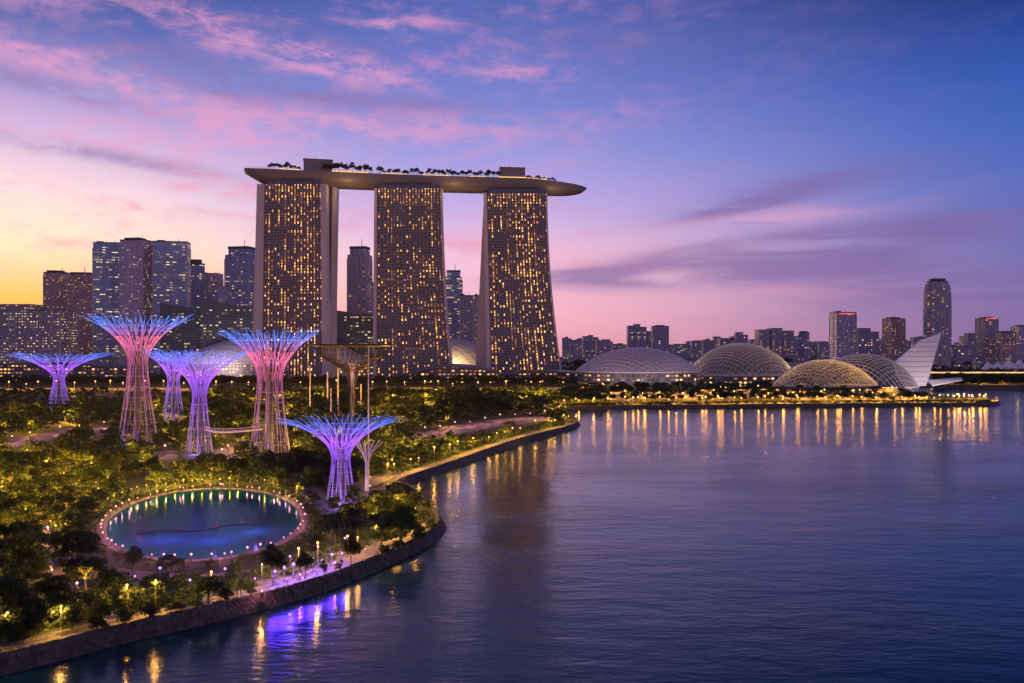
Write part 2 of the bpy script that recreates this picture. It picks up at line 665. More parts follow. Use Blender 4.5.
# ------------------------------------------------------------------ ground and water
SHORE_PX = [(-300, 740), (-100, 697), (0, 676), (60, 661), (120, 644), (180, 631), (240, 616), (280, 606), (320, 594), (360, 579), (400, 561), (430, 546), (445, 534), (447, 526),
            (440, 516), (430, 506), (424, 498), (416, 492), (406, 489.5), (398, 488.5), (430, 477), (460, 466.5), (490, 455), (520, 444.5), (550, 436), (574, 430), (582, 425.5),
            (579, 421), (570, 417.5), (562, 414.5), (563, 411.5), (578, 409.5), (640, 408.5), (720, 408), (800, 407.2), (880, 406.6), (960, 406), (996, 405.4), (1004, 403.6), (985, 401.5), (950, 399),
            (930, 396.5), (912, 393.5), (902, 390.5), (908, 388), (934, 387), (980, 389), (1024, 391), (1100, 393), (1400, 397)]


def smooth_line(pts, it=2):
    for _ in range(it):
        o = [pts[0]]
        for a, b in zip(pts[:-1], pts[1:]):
            o += [a * .75 + b * .25, a * .25 + b * .75]
        o.append(pts[-1])
        pts = o
    return pts


shore = smooth_line([W(*p) for p in SHORE_PX], 2)
FARY = 4300
land_poly = shore + [Vector((5200, 900, 0)), Vector((5200, FARY, 0)), Vector((-5200, FARY, 0)), Vector((-5200, 60, 0)), Vector((-400, 60, 0))]


def offset_line(pts, d, z):
    o = []
    for k, p in enumerate(pts):
        t = pts[min(k + 1, len(pts) - 1)] - pts[max(k - 1, 0)]
        t.z = 0
        t.normalize()
        nrm = Vector((-t.y, t.x, 0))
        o.append(Vector((p.x + nrm.x * d, p.y + nrm.y * d, z)))
    return o


edge = offset_line(shore, 2.2, LAND)
top_poly = edge + [Vector((p.x, p.y, LAND)) for p in land_poly[len(shore):]]
b = MB()
tris = tessellate_polygon([top_poly])
b.v = [tuple(p) for p in top_poly]
for t in tris:
    a, c, d = (top_poly[i] for i in t)
    nz = (c - a).cross(d - a).z
    b.f.append(tuple(t) if nz > 0 else tuple(t)[::-1])
tag(b.build('ground', M['grass']), kind='structure')

b = MB()
b.face([(-5200, -250, 0), (5200, -250, 0), (5200, 3000, 0), (-5200, 3000, 0)])
tag(b.build('bay_water', M['bay']), kind='structure')


def ribbon(line_a, line_b):
    b = MB()
    b.v = [tuple(p) for p in line_a] + [tuple(p) for p in line_b]
    n = len(line_a)
    for k in range(n - 1):
        b.f.append((k, k + 1, n + k + 1, n + k))
    return b


# rubble seawall, built as a broken slope with a capping
i_near = [k for k, p in enumerate(shore)]
w0 = offset_line(shore, -.6, -.8)
w1 = offset_line(shore, .7, 1.0)
w2 = offset_line(shore, 1.9, LAND + .35)
w3 = offset_line(shore, 2.7, LAND + .35)
w4 = offset_line(shore, 2.7, LAND - .3)
b = MB()
rows = [w0, w1, w2, w3, w4]
n = len(shore)
for rw in rows:
    b.v += [tuple(p) for p in rw]
for r_ in range(4):
    for k in range(n - 1):
        b.f.append((r_ * n + k, r_ * n + k + 1, (r_ + 1) * n + k + 1, (r_ + 1) * n + k))
tag(b.build('seawall', M['stone']), 'long rough stone seawall along the edge of the bay', 'seawall')

# waterfront walk along the near banks
walk_a, walk_b = offset_line(shore, 3.2, LAND + .02), offset_line(shore, 7.4, LAND + .02)
walk_b = walk_b
K0 = min(range(n), key=lambda k: (shore[k] - W(447, 526)).length)
K1 = min(range(n), key=lambda k: (shore[k] - W(582, 425.5)).length)
K2 = min(range(n), key=lambda k: (shore[k] - W(1004, 403.6)).length)
KA = min(range(n), key=lambda k: (shore[k] - W(398, 488.5)).length)
KB = min(range(n), key=lambda k: (shore[k] - W(563, 411.5)).length)
for a, c, nm in ((0, K0 - 2, 'waterfront_path'), (KA + 3, K1 - 3, 'waterfront_path'), (KB + 3, K2 - 2, 'waterfront_path')):
    tag(ribbon(walk_b[a:c], walk_a[a:c]).build(nm, M['paving']), kind='structure')


def flat(px_poly, name, m, dz=.012):
    pts = smooth_line([L(*p) for p in px_poly + px_poly[:1]], 2)[:-1]
    b = MB()
    tr = tessellate_polygon([pts])
    b.v = [(p.x, p.y, LAND + dz) for p in pts]
    for t in tr:
        a, c, d = (pts[i] for i in t)
        b.f.append(tuple(t) if (c - a).cross(d - a).z > 0 else tuple(t)[::-1])
    tag(b.build(name, m), kind='structure')
    return pts


PLAZA = [(112, 567), (150, 572), (205, 575), (270, 567), (312, 552), (345, 541), (385, 537), (394, 545), (366, 560), (322, 573), (272, 584), (210, 588), (140, 582)]
PATHS = [PLAZA,
         [(30, 508), (44, 512), (52, 535), (56, 560), (75, 585), (95, 600), (75, 606), (52, 580), (40, 555), (38, 530)],
         [(0, 441), (40, 433), (85, 426), (84, 432), (42, 442), (0, 450)], [(88, 425), (118, 424), (116, 431), (98, 438), (88, 432)],
         [(212, 450), (240, 445), (244, 461), (218, 461)], [(150, 452), (178, 449), (178, 458), (158, 460)],
         [(302, 485), (324, 488), (326, 500), (312, 508), (300, 500)], [(405, 437), (470, 421), (548, 415), (556, 420), (475, 430), (415, 443)],
         [(352, 482), (392, 470), (410, 462), (408, 470), (372, 488), (356, 492)],
         [(0, 398), (120, 395), (200, 394), (200, 397), (0, 402)]]
path_polys = [flat(p, 'garden_path', M['paving'], .012 + .004 * k) for k, p in enumerate(PATHS)]

# round pond with its ring walk
PC, PA, PB, PTH = Vector((-84.9, 246.5, 0)), 25.0, 51.0, R(19.0)


def pond_pt(a, bb, t, z):
    u, v = bb * math.sin(t), a * math.cos(t)
    return Vector((PC.x + v * math.cos(PTH) - u * math.sin(PTH), PC.y + v * math.sin(PTH) + u * math.cos(PTH), z))


def pond_uv(x, y):
    x, y = x - PC.x, y - PC.y
    return x * math.cos(PTH) + y * math.sin(PTH), -x * math.sin(PTH) + y * math.cos(PTH)



def ell(a, bb, z, n=72):
    return [pond_pt(a, bb, 2 * math.pi * k / n, z) for k in range(n)]


b = MB()
b.cap(ell(PA + .3, PB + .3, 0), LAND + .06)
tag(b.build('pond_water', M['pond']), kind='structure')
b = MB()
r0, r1 = ell(PA, PB, LAND + .22), ell(PA + 2.2, PB + 2.6, LAND + .22)
r0b = ell(PA, PB, LAND - .1)
for k in range(72):
    j = (k + 1) % 72
    b.face([r0[k], r1[k], r1[j], r0[j]])
    b.face([r0b[k], r0[k], r0[j], r0b[j]])
tag(b.build('pond_walk', M['road']), kind='structure')

# ------------------------------------------------------------------ buildings of the city


def rect(w, d):
    return [(-w / 2, -d / 2), (w / 2, -d / 2), (w / 2, d / 2), (-w / 2, d / 2)]


def building(name, label, cat, pl, pr, py, D, m, k=.7, yaw=0.0, style='flat', group=None, roof='roofdark', beacon=False):
    Wd = (pr - pl) / F * D
    th = R(abs(yaw))
    w = Wd / (math.cos(th) + k * math.sin(th))
    d = w * k
    H = Z(py, D) - LAND
    e = empty(name, (X((pl + pr) / 2, D), D + d / 2, LAND), label, cat, group, R(yaw))
    bd = MB()
    rf = MB()
    if style == 'flat':
        hc = H - min(6, H * .04)
        bd.walls(rect(w, d), -1, hc)
        rf.box(-w / 2 - .4, w / 2 + .4, -d / 2 - .4, d / 2 + .4, hc, hc + 2)
        rf.box(-w * .3, w * .25, -d * .3, d * .3, hc + 2, H)
    elif style == 'slab':
        bd.walls(rect(w, d), -1, H - 1.5)
        rf.box(-w / 2 - .5, w / 2 + .5, -d / 2 - .5, d / 2 + .5, H - 1.5, H)
    elif style == 'crown':
        hc = H * .93
        bd.walls(rect(w, d), -1, hc)
        bd.walls(rect(w * .8, d * .8), hc + .6, H * .98)
        rf.box(-w / 2, w / 2, -d / 2, d / 2, hc, hc + .6)
        rf.box(-w * .42, w * .42, -d * .42, d * .42, H * .98, H)
        rf.tube([(w * .1, 0, H), (w * .1, 0, H + H * .06)], .6, 4)
    elif style == 'step':
        bd.walls(rect(w, d), -1, H * .9)
        rf.box(-w / 2, w / 2, -d / 2, d / 2, H * .9, H * .9 + 1)
        q = [(-w / 2, -d / 2), (w * .1, -d / 2), (w * .1, d * .4), (-w / 2, d * .4)]
        bd.walls(q, H * .9 + 1, H - 1)
        rf.box(-w / 2 - .2, w * .1 + .2, -d / 2 - .2, d * .4 + .2, H - 1, H)
    elif style == 'slant':
        bd.walls(rect(w, d), -1, H * .9)
        pts = [(-w / 2, -d / 2, H), (w / 2, -d / 2, H * .9 + .5), (w / 2, d / 2, H * .9 + .5), (-w / 2, d / 2, H)]
        low_ = [(x, y, H * .9) for x, y, z in pts]
        rf.face(pts)
        for a in range(4):
            c = (a + 1) % 4
            rf.face([low_[a], low_[c], pts[c], pts[a]])
    elif style == 'triple':
        for q, hh in ((-1, .96), (0, 1.0), (1, .93)):
            x0 = q * w / 3
            r4 = [(x0 - w / 6.6, -d / 2 + abs(q) * 3), (x0 + w / 6.6, -d / 2 + abs(q) * 3), (x0 + w / 6.6, d / 2), (x0 - w / 6.6, d / 2)]
            bd.walls(r4, -1, H * hh - 1.5)
            rf.box(x0 - w / 6.4, x0 + w / 6.4, -d / 2 + abs(q) * 3 - .3, d / 2 + .3, H * hh - 1.5, H * hh)
    elif style == 'round':
        def el_(s):
            return [(w / 2 * s * math.cos(a * math.pi / 8), d / 2 * s * math.sin(a * math.pi / 8)) for a in range(16)]
        prof = [(0, .97), (.3, 1.0), (.75, 1.0), (.86, .97), (.93, .88), (.965, .76)]
        for (a, s1), (c, s2) in zip(prof[:-1], prof[1:]):
            bd.walls(el_(s1), a * H - (1 if a == 0 else 0), c * H, el_(s2))
        rf.prism(el_(.78), H * .965, H * .973)
        rf.prism(el_(.58), H * .973, H)
    elif style == 'cyl':
        pl_ = [(w / 2 * math.cos(a * math.pi / 8), d / 2 * math.sin(a * math.pi / 8)) for a in range(16)]
        bd.walls(pl_, -1, H * .95)
        rf.prism([(x * 1.03, y * 1.03) for x, y in pl_], H * .95, H * .965)
        rf.prism([(x * .7, y * .7) for x, y in pl_], H * .965, H)
    if style in ('flat', 'slab', 'step') and m != 'far_block':
        rf.tube([(w * .18, d * .1, H), (w * .18, d * .1, H + 7)], .35, 4)
        rf.tube([(-w * .12, 0, H), (-w * .12, 0, H + 4.5)], .3, 4)
        rf.box(-w * .42, -w * .2, -d * .3, d * .2, H * (.955 if style == 'flat' else .9) if style != 'slab' else H - .2, H + (2.4 if style == 'slab' else 0))
    bd.build('facade', M[m], e)
    if style in ('flat', 'slab', 'crown', 'step') and m != 'far_block':
        pr_ = MB()
        hp = H * (.9 if style in ('step', 'crown') else .955)
        nb = 4 if w < 60 else 7
        for q in range(nb + 1):
            x = -w / 2 + w * q / nb
            wp = 1.1 if q in (0, nb) else .45
            pr_.box(x - wp, x + wp, -d / 2 - .8, -d / 2 + .2, 0, hp)
        for sx in (-1, 1):
            for q in range(1, 3):
                y = -d / 2 + d * q / 2
                pr_.box(sx * w / 2 - .5, sx * w / 2 + .5, y - .8, y + .8, 0, hp)
        pr_.build('pier_frame', M['concrete'], e)
    ro = rf.build('roof', M[roof], e)
    if beacon:
        bb = MB()
        bb.box(-w * .4, w * .4, -d / 2 - .9, -d / 2 - .5, H * .965, H * .975)
        bb.build('beacon', M['redlamp'], ro)
    return e


BL = [
    ('office_block', 'long low office slab with rows of lit windows behind the smallest glowing tree tower', 'building', -12, 60, 304, 1500, 'tower_low', .5, 0, 'step'),
    ('apartment_tower', 'brown apartment tower, first above the long low slab', 'tower', 41, 66, 270, 1800, 'tower_brown', .8, 12, 'flat'),
    ('apartment_tower', 'brown apartment tower just left of the blue glass pair', 'tower', 65, 91, 272, 1750, 'tower_brown', .8, 12, 'crown'),
    ('office_tower', 'blue glass office tower with dark flat top left in the tall pair', 'tower', 91, 119, 242, 1650, 'tower_blue', .8, 8, 'slab'),
    ('office_tower', 'violet grey office tower, tallest of the skyline by the sunset', 'tower', 119, 147, 237, 1600, 'tower_grey', .8, -10, 'flat'),
    ('office_tower', 'broad blue glass tower with one pink lit edge', 'tower', 151, 186, 241, 1600, 'tower_blue', .6, 10, 'slab'),
    ('office_tower', 'stepped blue tower tucked behind the broad blue glass tower', 'tower', 183, 202, 259, 1750, 'tower_blue2', .8, 0, 'cyl'),
    ('office_block', 'short pale violet block beside the stepped blue tower', 'building', 198, 218, 273, 1800, 'tower_grey', .8, 0, 'slab'),
    ('office_block', 'small dim block peeping out right of the pale violet block', 'building', 214, 223, 286, 1900, 'tower_grey', .8, 0, 'slab'),
    ('office_tower', 'lone blue tower with stepped crown just left of the first hotel tower', 'tower', 224, 254, 246, 1650, 'tower_blue2', .8, -12, 'crown'),
    ('office_block', 'sliver of a dim tower touching the first hotel tower', 'building', 251, 262, 268, 1800, 'tower_grey', .8, 0, 'slab'),
    ('convention_block', 'low dark glass hall with slanted blue roof behind the tall pink tree tower', 'hall', 160, 206, 303, 1480, 'hall_glass', .5, 0, 'slant'),
    ('convention_block', 'low dark glass hall with flat roof left of the first hotel tower', 'hall', 200, 252, 300, 1460, 'hall_glass', .4, 0, 'slant'),
    ('convention_block', 'mid rise block with slanted roof in the gap between first and second hotel tower', 'hall', 326, 374, 309, 1500, 'hall_glass', .5, 0, 'slant'),
    ('office_tower', 'slim grey tower with a bright crown seen between first and second hotel tower', 'tower', 347, 370, 246, 1700, 'tower_stripe', .8, -12, 'crown'),
    ('office_block', 'narrow dim block beside the slim tower with bright crown', 'building', 366, 378, 282, 1800, 'tower_grey', .8, 0, 'flat'),
    ('office_tower', 'blue glass tower with pointed cap in the gap before the third hotel tower', 'tower', 444, 462, 270, 1750, 'tower_blue', .8, 8, 'crown'),
    ('office_block', 'shorter blue tower right of the pointed cap tower', 'tower', 460, 473, 295, 1700, 'tower_blue2', .8, 0, 'slab'),
    ('office_block', 'thin dark tower hugging the left leg of the third hotel tower', 'tower', 474, 484, 295, 1700, 'tower_grey', .8, 0, 'slab'),
    # right hand skyline
    ('apartment_tower', 'pair of joined grey slabs left above the white dome', 'tower', 628, 647, 324, 2500, 'far_block', .7, 0, 'triple'),
    ('apartment_block', 'narrow dim slab between the two grey blocks above the white dome', 'tower', 646, 653, 331, 2600, 'far_block', .8, 0, 'slab'),
    ('apartment_tower', 'square grey slab right above the white dome', 'tower', 653, 669, 325, 2500, 'far_block', .7, 0, 'flat'),
    ('apartment_block', 'wide dim block behind the left edge of the dark glass dome', 'tower', 736, 748, 332, 2600, 'far_block', .7, 0, 'step'),
    ('apartment_tower', 'group of joined pink slabs behind the dark glass dome', 'tower', 759, 795, 328, 2400, 'tower_stripe', .5, 0, 'triple'),
    ('apartment_block', 'small round pale tower right of the joined pink slabs', 'tower', 800, 811, 331, 2300, 'far_block', 1, 0, 'cyl'),
    ('apartment_tower', 'grey tower with red rooftop light above the lit lattice dome', 'tower', 834, 857, 312, 1900, 'tower_grey', .7, 10, 'slab', True),
    ('apartment_block', 'dim stepped block between grey tower and yellow lit tower', 'tower', 858, 879, 328, 2100, 'far_block', .7, 0, 'step'),
    ('apartment_tower', 'tower with yellow lit right half above the rear dome', 'tower', 887, 906, 317, 1900, 'tower_brown', .8, 14, 'flat'),
    ('apartment_tower', 'tall rounded tower with curved crown behind the white sail', 'tower', 929, 956, 278, 1750, 'tower_stripe', .8, 0, 'round'),
    ('apartment_block', 'low white block right of the tall rounded tower', 'tower', 957, 970, 346, 1800, 'far_block', .7, 0, 'slab'),
    ('apartment_block', 'dim stepped block further right of the tall rounded tower', 'tower', 968, 982, 333, 2100, 'far_block', .7, 0, 'step'),
    ('apartment_tower', 'pinkish tower with red rooftop light near the right edge', 'tower', 981, 999, 317, 1850, 'tower_stripe', .8, 12, 'flat', True),
    ('apartment_block', 'yellow lit mid rise right of the pinkish tower', 'tower', 1001, 1016, 331, 1800, 'tower_brown', .7, 0, 'flat'),
    ('apartment_tower', 'grey tower cut by the right edge of the photo', 'tower', 1019, 1040, 326, 1900, 'tower_grey', .7, 0, 'slab'),
]
for r_ in BL:
    building(*r_[:11], beacon=len(r_) > 11)

# low far city along the horizon
rng = random.Random(3)
protos = []
for k, st in enumerate(('slab', 'step', 'flat', 'triple')):
    e = building('city_block', 'low hazy city block far off on the horizon', 'building', 600, 600 + 12 + 3 * k, 338, 3000, 'far_block', .6, 0, st, 'hazy low blocks along the horizon')
    protos.append(e)
xs = 562
used = [False] * 4
while xs < 1045:
    w = rng.uniform(7, 17)
    D = rng.uniform(2300, 3600)
    py = rng.uniform(336, 345) if xs > 600 else rng.uniform(334, 341)
    k = rng.randrange(4)
    p = protos[k]
    bw = (12 + 3 * k) / F * 3000
    bh = Z(338, 3000) - LAND
    sc = (w / F * D / bw, w / F * D / bw, (Z(py, D) - LAND) / bh)
    if not used[k]:
        used[k] = True
        p.location = (X(xs + w / 2, D), D, LAND)
        p.scale = sc
    else:
        copy_tree(p, (X(xs + w / 2, D), D, LAND), 0, sc)
    xs += w * rng.uniform(.55, 1.0)
for k in range(70):                       # lower roofs in front of them
    D = rng.uniform(1500, 2300)
    px = rng.uniform(560, 1050) if k < 52 else rng.uniform(-10, 260)
    p = protos[rng.randrange(3)]
    copy_tree(p, (X(px, D), D, LAND), rng.uniform(-.3, .3), (rng.uniform(.6, 1.4), rng.uniform(.6, 1.4), rng.uniform(.16, .34)))

# ------------------------------------------------------------------ the three hotel towers and their rooftop park


def hotel(label, D, ztop, xl, xr, finl, finr, rear, flare, name='hotel_tower', gap=None):
    """xl, xr, ...: functions of t (0 at the ground, 1 at the roof) giving picture columns, turned into metres at the tower"""
    x0 = X((xl(0) + xr(0)) / 2, D)
    e = empty(name, (x0, D, LAND), label, 'tower')
    H = ztop - LAND
    N = 66

    def yf(t):
        return -flare * (1 - t) ** 2.2

    def xx(px, t):
        return X(px, D + yf(t)) - x0
    body, grid = MB(), MB()
    TH = 16.0
    for k in range(N):
        t0, t1 = k / N, (k + 1) / N
        z0, z1 = H * t0, H * t1
        a0, b0, a1, b1 = xx(xl(t0), t0), xx(xr(t0), t0), xx(xl(t1), t1), xx(xr(t1), t1)
        wd = xx(xr(1), 1) - xx(xl(1), 1)
        body.face([(a0, yf(t0), z0), (b0, yf(t0), z0), (b1, yf(t1), z1), (a1, yf(t1), z1)], [(0, z0), (wd * 1.0, z0), (wd * 1.0, z1), (0, z1)])
        body.face([(b0, yf(t0), z0), (b0, TH, z0), (b1, TH, z1), (b1, yf(t1), z1)], [(200, z0), (200 + TH, z0), (200 + TH, z1), (200, z1)])
        body.face([(b0, TH, z0), (a0, TH, z0), (a1, TH, z1), (b1, TH, z1)], [(300, z0), (300 + wd, z0), (300 + wd, z1), (300, z1)])
        body.face([(a0, TH, z0), (a0, yf(t0), z0), (a1, yf(t1), z1), (a1, TH, z1)], [(400, z0), (400 + TH, z0), (400 + TH, z1), (400, z1)])
        # projecting floor slab
        grid.box(a0 + .3, b0 - .3, yf(t0) - 1.5, yf(t0) + .2, z0 - .3, z0 + .3)
    body.face([(a1, yf(1), H), (b1, yf(1), H), (b1, TH, H), (a1, TH, H)])
    body.build('window_wall', M['hotel'], e)
    NB = 18
    for j in range(NB + 1):
        f = j / NB
        pts = []
        for k in range(0, 13):
            t = k / 12
            pts.append((xx(xl(t) + (xr(t) - xl(t)) * f, t), yf(t) - 1.0, H * t))
        grid.tube(pts, .42, 4)
    grid.build('balcony_grid', M['grid'], e)

    def slab(fn, y0, y1, nm, mt):
        q = MB()
        K = 16
        for k in range(K):
            t0, t1 = k / K, (k + 1) / K
            l0, r0_ = fn(t0)
            l1, r1_ = fn(t1)
            P = []
            for (l_, r_, t) in ((l0, r0_, t0), (l1, r1_, t1)):
                P.append([(xx(l_, t), yf(t) + y0, H * t), (xx(r_, t), yf(t) + y0, H * t), (xx(r_, t), y1, H * t), (xx(l_, t), y1, H * t)])
            for c in range(4):
                d = (c + 1) % 4
                q.face([P[0][c], P[0][d], P[1][d], P[1][c]])
            if k == K - 1:
                q.face(P[1])
        return q.build(nm, mt, e)
    if finl:
        slab(finl, -3.0, TH + 1, 'end_fin', M['fin'])
    if finr:
        slab(finr, -3.0, TH + 1, 'end_fin', M['fin'])
    if rear:
        q = slab(rear, 22, 46, 'rear_slab', M['concrete'])
    if gap:
        slab(gap, 19, 21.5, 'gap_shade_sheet', M['roofdark'])  # dark sheet standing in for the shade between front and rear slab
    c = MB()
    wx0, wx1 = xx(xl(1), 1) + 3, xx(xr(1), 1) - 2
    c.box(wx0, wx1, 3, TH - 1, H - .3, H + 6)
    for j in range(9):
        x = wx0 + (wx1 - wx0) * j / 8
        c.box(x - .4, x + .4, 2, 3.2, H, H + 9)
    c.build('crown', M['roofblue'], e)
    return e


def lerp(a, b_):
    return lambda t: a + (b_ - a) * t


ZD = 308.5
hotel('hotel tower at the left end under the rooftop park, with two splayed beige end walls', 1292, 287, lerp(262, 264.5), lerp(322.5, 321), lambda t: (252.5 + 5 * t, 262.3 + 2.5 * t) if t < .999 else (257.5, 264.8), lambda t: (322.5 - 1.8 * t, 327.5 - 1.0 * t), lambda t: (323 + 5.6 * t, 328.5 + 4.5 * t), 14, gap=lambda t: (318 + 5 * t, 325.5 + 4 * t))
hotel('middle hotel tower of the three under the rooftop park', 1322, 286.5, lerp(376.5, 377), lambda t: 441 + 10.5 * (1 - t) ** 1.9, lambda t: (373 + 1.5 * t, 376.6 + .5 * t), lambda t: (440.7 + 10.5 * (1 - t) ** 1.9, 442.2 + 10.5 * (1 - t) ** 1.9), None, 22)
hotel('hotel tower at the right end, its right side flaring out towards the ground', 1352, 285, lambda t: 491 - 4.5 * t, lambda t: 546 + 15.5 * (1 - t) ** 1.9, lambda t: (486.5 - 3 * t, 491.2 - 4.5 * t), lambda t: (545.6 + 15.5 * (1 - t) ** 1.9, 547.4 + 15.5 * (1 - t) ** 1.9), lambda t: (474.5 + 9 * t, 484 + 5 * t), 26)

# rooftop park: a long boat-shaped hull laid across the towers
NS = 60


def spine(s):
    D = 1300 + 92 * s + 10 * math.sin(math.pi * s)
    return Vector((X(244.5 + 342 * s, D), D, 0))


S0, S1 = spine(0), spine(1)
park = empty('rooftop_park', (S0.x, S0.y, ZD), 'long boat shaped rooftop park laid across the three hotel towers', 'rooftop park')
hull, deck, rail = MB(), MB(), MB()
secs = []
for k in range(NS + 1):
    s = k / NS
    c = spine(s)
    tn = (spine(min(1, s + .01)) - spine(max(0, s - .01))).normalized()
    nr = Vector((-tn.y, tn.x, 0))
    tip = max(0.0, (s - .80) / .20)
    wd = 20.0 * (math.sqrt(max(0.0, 1 - tip ** 2.4)) if tip > 0 else 1) * (min(1, .82 + s * 3))
    wd = max(wd, .25)
    dp = 21.0 * min(1.0, .16 + s / .075) * (math.sqrt(max(0.0, 1 - tip ** 3)) if tip > 0 else 1)
    dp = max(dp, 2.2)
    zr = -9.0 * tip ** 1.6
    row = []
    for j in range(13):
        th = math.pi * j / 12
        xo = -math.cos(th) * wd
        zo = -(math.sin(th) ** .72) * dp
        row.append(c + nr * xo + Vector((0, 0, zr + (zo if 0 < j < 12 else -.4))) - S0)
    top = [c - nr * wd - S0 + Vector((0, 0, zr + .9)), c + nr * wd - S0 + Vector((0, 0, zr + .9))]
    secs.append((row, top, wd, zr))
for k in range(NS):
    a, c = secs[k], secs[k + 1]
    for j in range(12):
        hull.face([a[0][j], a[0][j + 1], c[0][j + 1], c[0][j]])
    hull.face([a[1][0], a[0][0], c[0][0], c[1][0]])
    hull.face([a[0][12], a[1][1], c[1][1], c[0][12]])
    deck.face([a[1][0], c[1][0], c[1][1], a[1][1]])
hull.face([p for p in secs[0][0]] + [secs[0][1][1], secs[0][1][0]])
hull.face(([p for p in secs[-1][0]] + [secs[-1][1][1], secs[-1][1][0]])[::-1])
# merge for smooth shading
ho = hull.build('hull', M['hull'], park)
import bmesh
bm = bmesh.new()
bm.from_mesh(ho.data)
bmesh.ops.remove_doubles(bm, verts=bm.verts, dist=.01)
bmesh.ops.recalc_face_normals(bm, faces=bm.faces)
bm.to_mesh(ho.data)
bm.free()
for p in ho.data.polygons:
    p.use_smooth = len(p.vertices) == 4 and p.index < 1e9
deck.build('deck', M['deck'], park)


def park_pt(s, off, dz=.9):
    c = spine(s)
    tn = (spine(min(1, s + .01)) - spine(max(0, s - .01))).normalized()
    nr = Vector((-tn.y, tn.x, 0))
    k = min(NS, int(s * NS))
    return c + nr * (off * secs[k][2]) + Vector((0, 0, secs[k][3] + dz)) - S0


def rail_run(s0, s1, off, h, r=.22):
    pts = [park_pt(s0 + (s1 - s0) * k / 20, off, .9 + h) for k in range(21)]
    rail.tube(pts, r, 4)
    for k in range(0, 21):
        p = park_pt(s0 + (s1 - s0) * k / 20, off, .9)
        rail.tube([p, p + Vector((0, 0, h))], r * .8, 4)


rail_run(.01, .9, -.97, 1.8)
rail_run(.01, .9, .97, 1.8)
rail.build('railing', M['steel'], park)
for (s0, s1, off, h) in ((.255, .36, -.6, 2.6), (.40, .47, -.6, 1.6), (.52, .60, -.6, 1.8), (.655, .70, -.6, 1.5), (.74, .88, -.62, 2.0), (.10, .16, -.7, 1.6)):
    st = MB()
    pts = [park_pt(s0 + (s1 - s0) * k / 12, off, 1.6) for k in range(13)]
    for a, c in zip(pts[:-1], pts[1:]):
        st.face([a, c, c + Vector((0, 0, h)), a + Vector((0, 0, h))])
        st.face([a + Vector((0, .4, 0)), a + Vector((0, .4, h)), c + Vector((0, .4, h)), c + Vector((0, .4, 0))])
        st.face([a + Vector((0, 0, h)), c + Vector((0, 0, h)), c + Vector((0, .4, h)), a + Vector((0, .4, h))])
    st.build('lit_terrace', M['warmstrip'], park)
    point_light(park, park_pt((s0 + s1) / 2, -.3, 5), 12000, (1, .6, .25), 1.5)
for (pa, pb, yt) in ((303.5, 332.5, 160), (499.5, 524.5, 168.5)):
    sa, sb = (pa - 244.5) / 342, (pb - 244.5) / 342
    A, B = park_pt(sa, 0, 0), park_pt(sb, 0, 0)
    D = A.y + S0.y
    h = Z(yt, D) - ZD
    bx = MB()
    tn = (B - A).normalized()
    nr = Vector((-tn.y, tn.x, 0)) * 8
    P = [A - nr, B - nr, B + nr, A + nr]
    bx.prism([(p.x, p.y) for p in P], .9, h)
    bo = bx.build('service_block', M['hull'], park)
    cp = MB()
    P2 = [A - nr * 1.05 - tn * .6, B - nr * 1.05 + tn * .6, B + nr * 1.05 + tn * .6, A + nr * 1.05 - tn * .6]
    cp.prism([(p.x, p.y) for p in P2], h + .003, h + 1)
    mid_ = (A + B) / 2
    for f in (.15, .4, .8):
        q = A.lerp(B, f)
        cp.tube([(q.x, q.y, h + 1), (q.x, q.y, h + 3 + 6 * f % 4)], .3, 4)
    cp.build('roof_cap', M['roofdark'], bo)
# warm floodlights that wash the belly of the hull beside each tower
for (px, py_, en) in ((352, 190, 22000), (458, 192, 18000), (556, 196, 9000)):
    D = 1292 + (px - 245) * .28
    point_light(park, (X(px, D) - S0.x, D - 26 - S0.y, Z(py_ + 3, D) - ZD), en, (1, .55, .25), 1.0)

# ------------------------------------------------------------------ domes, sail, halls by the water


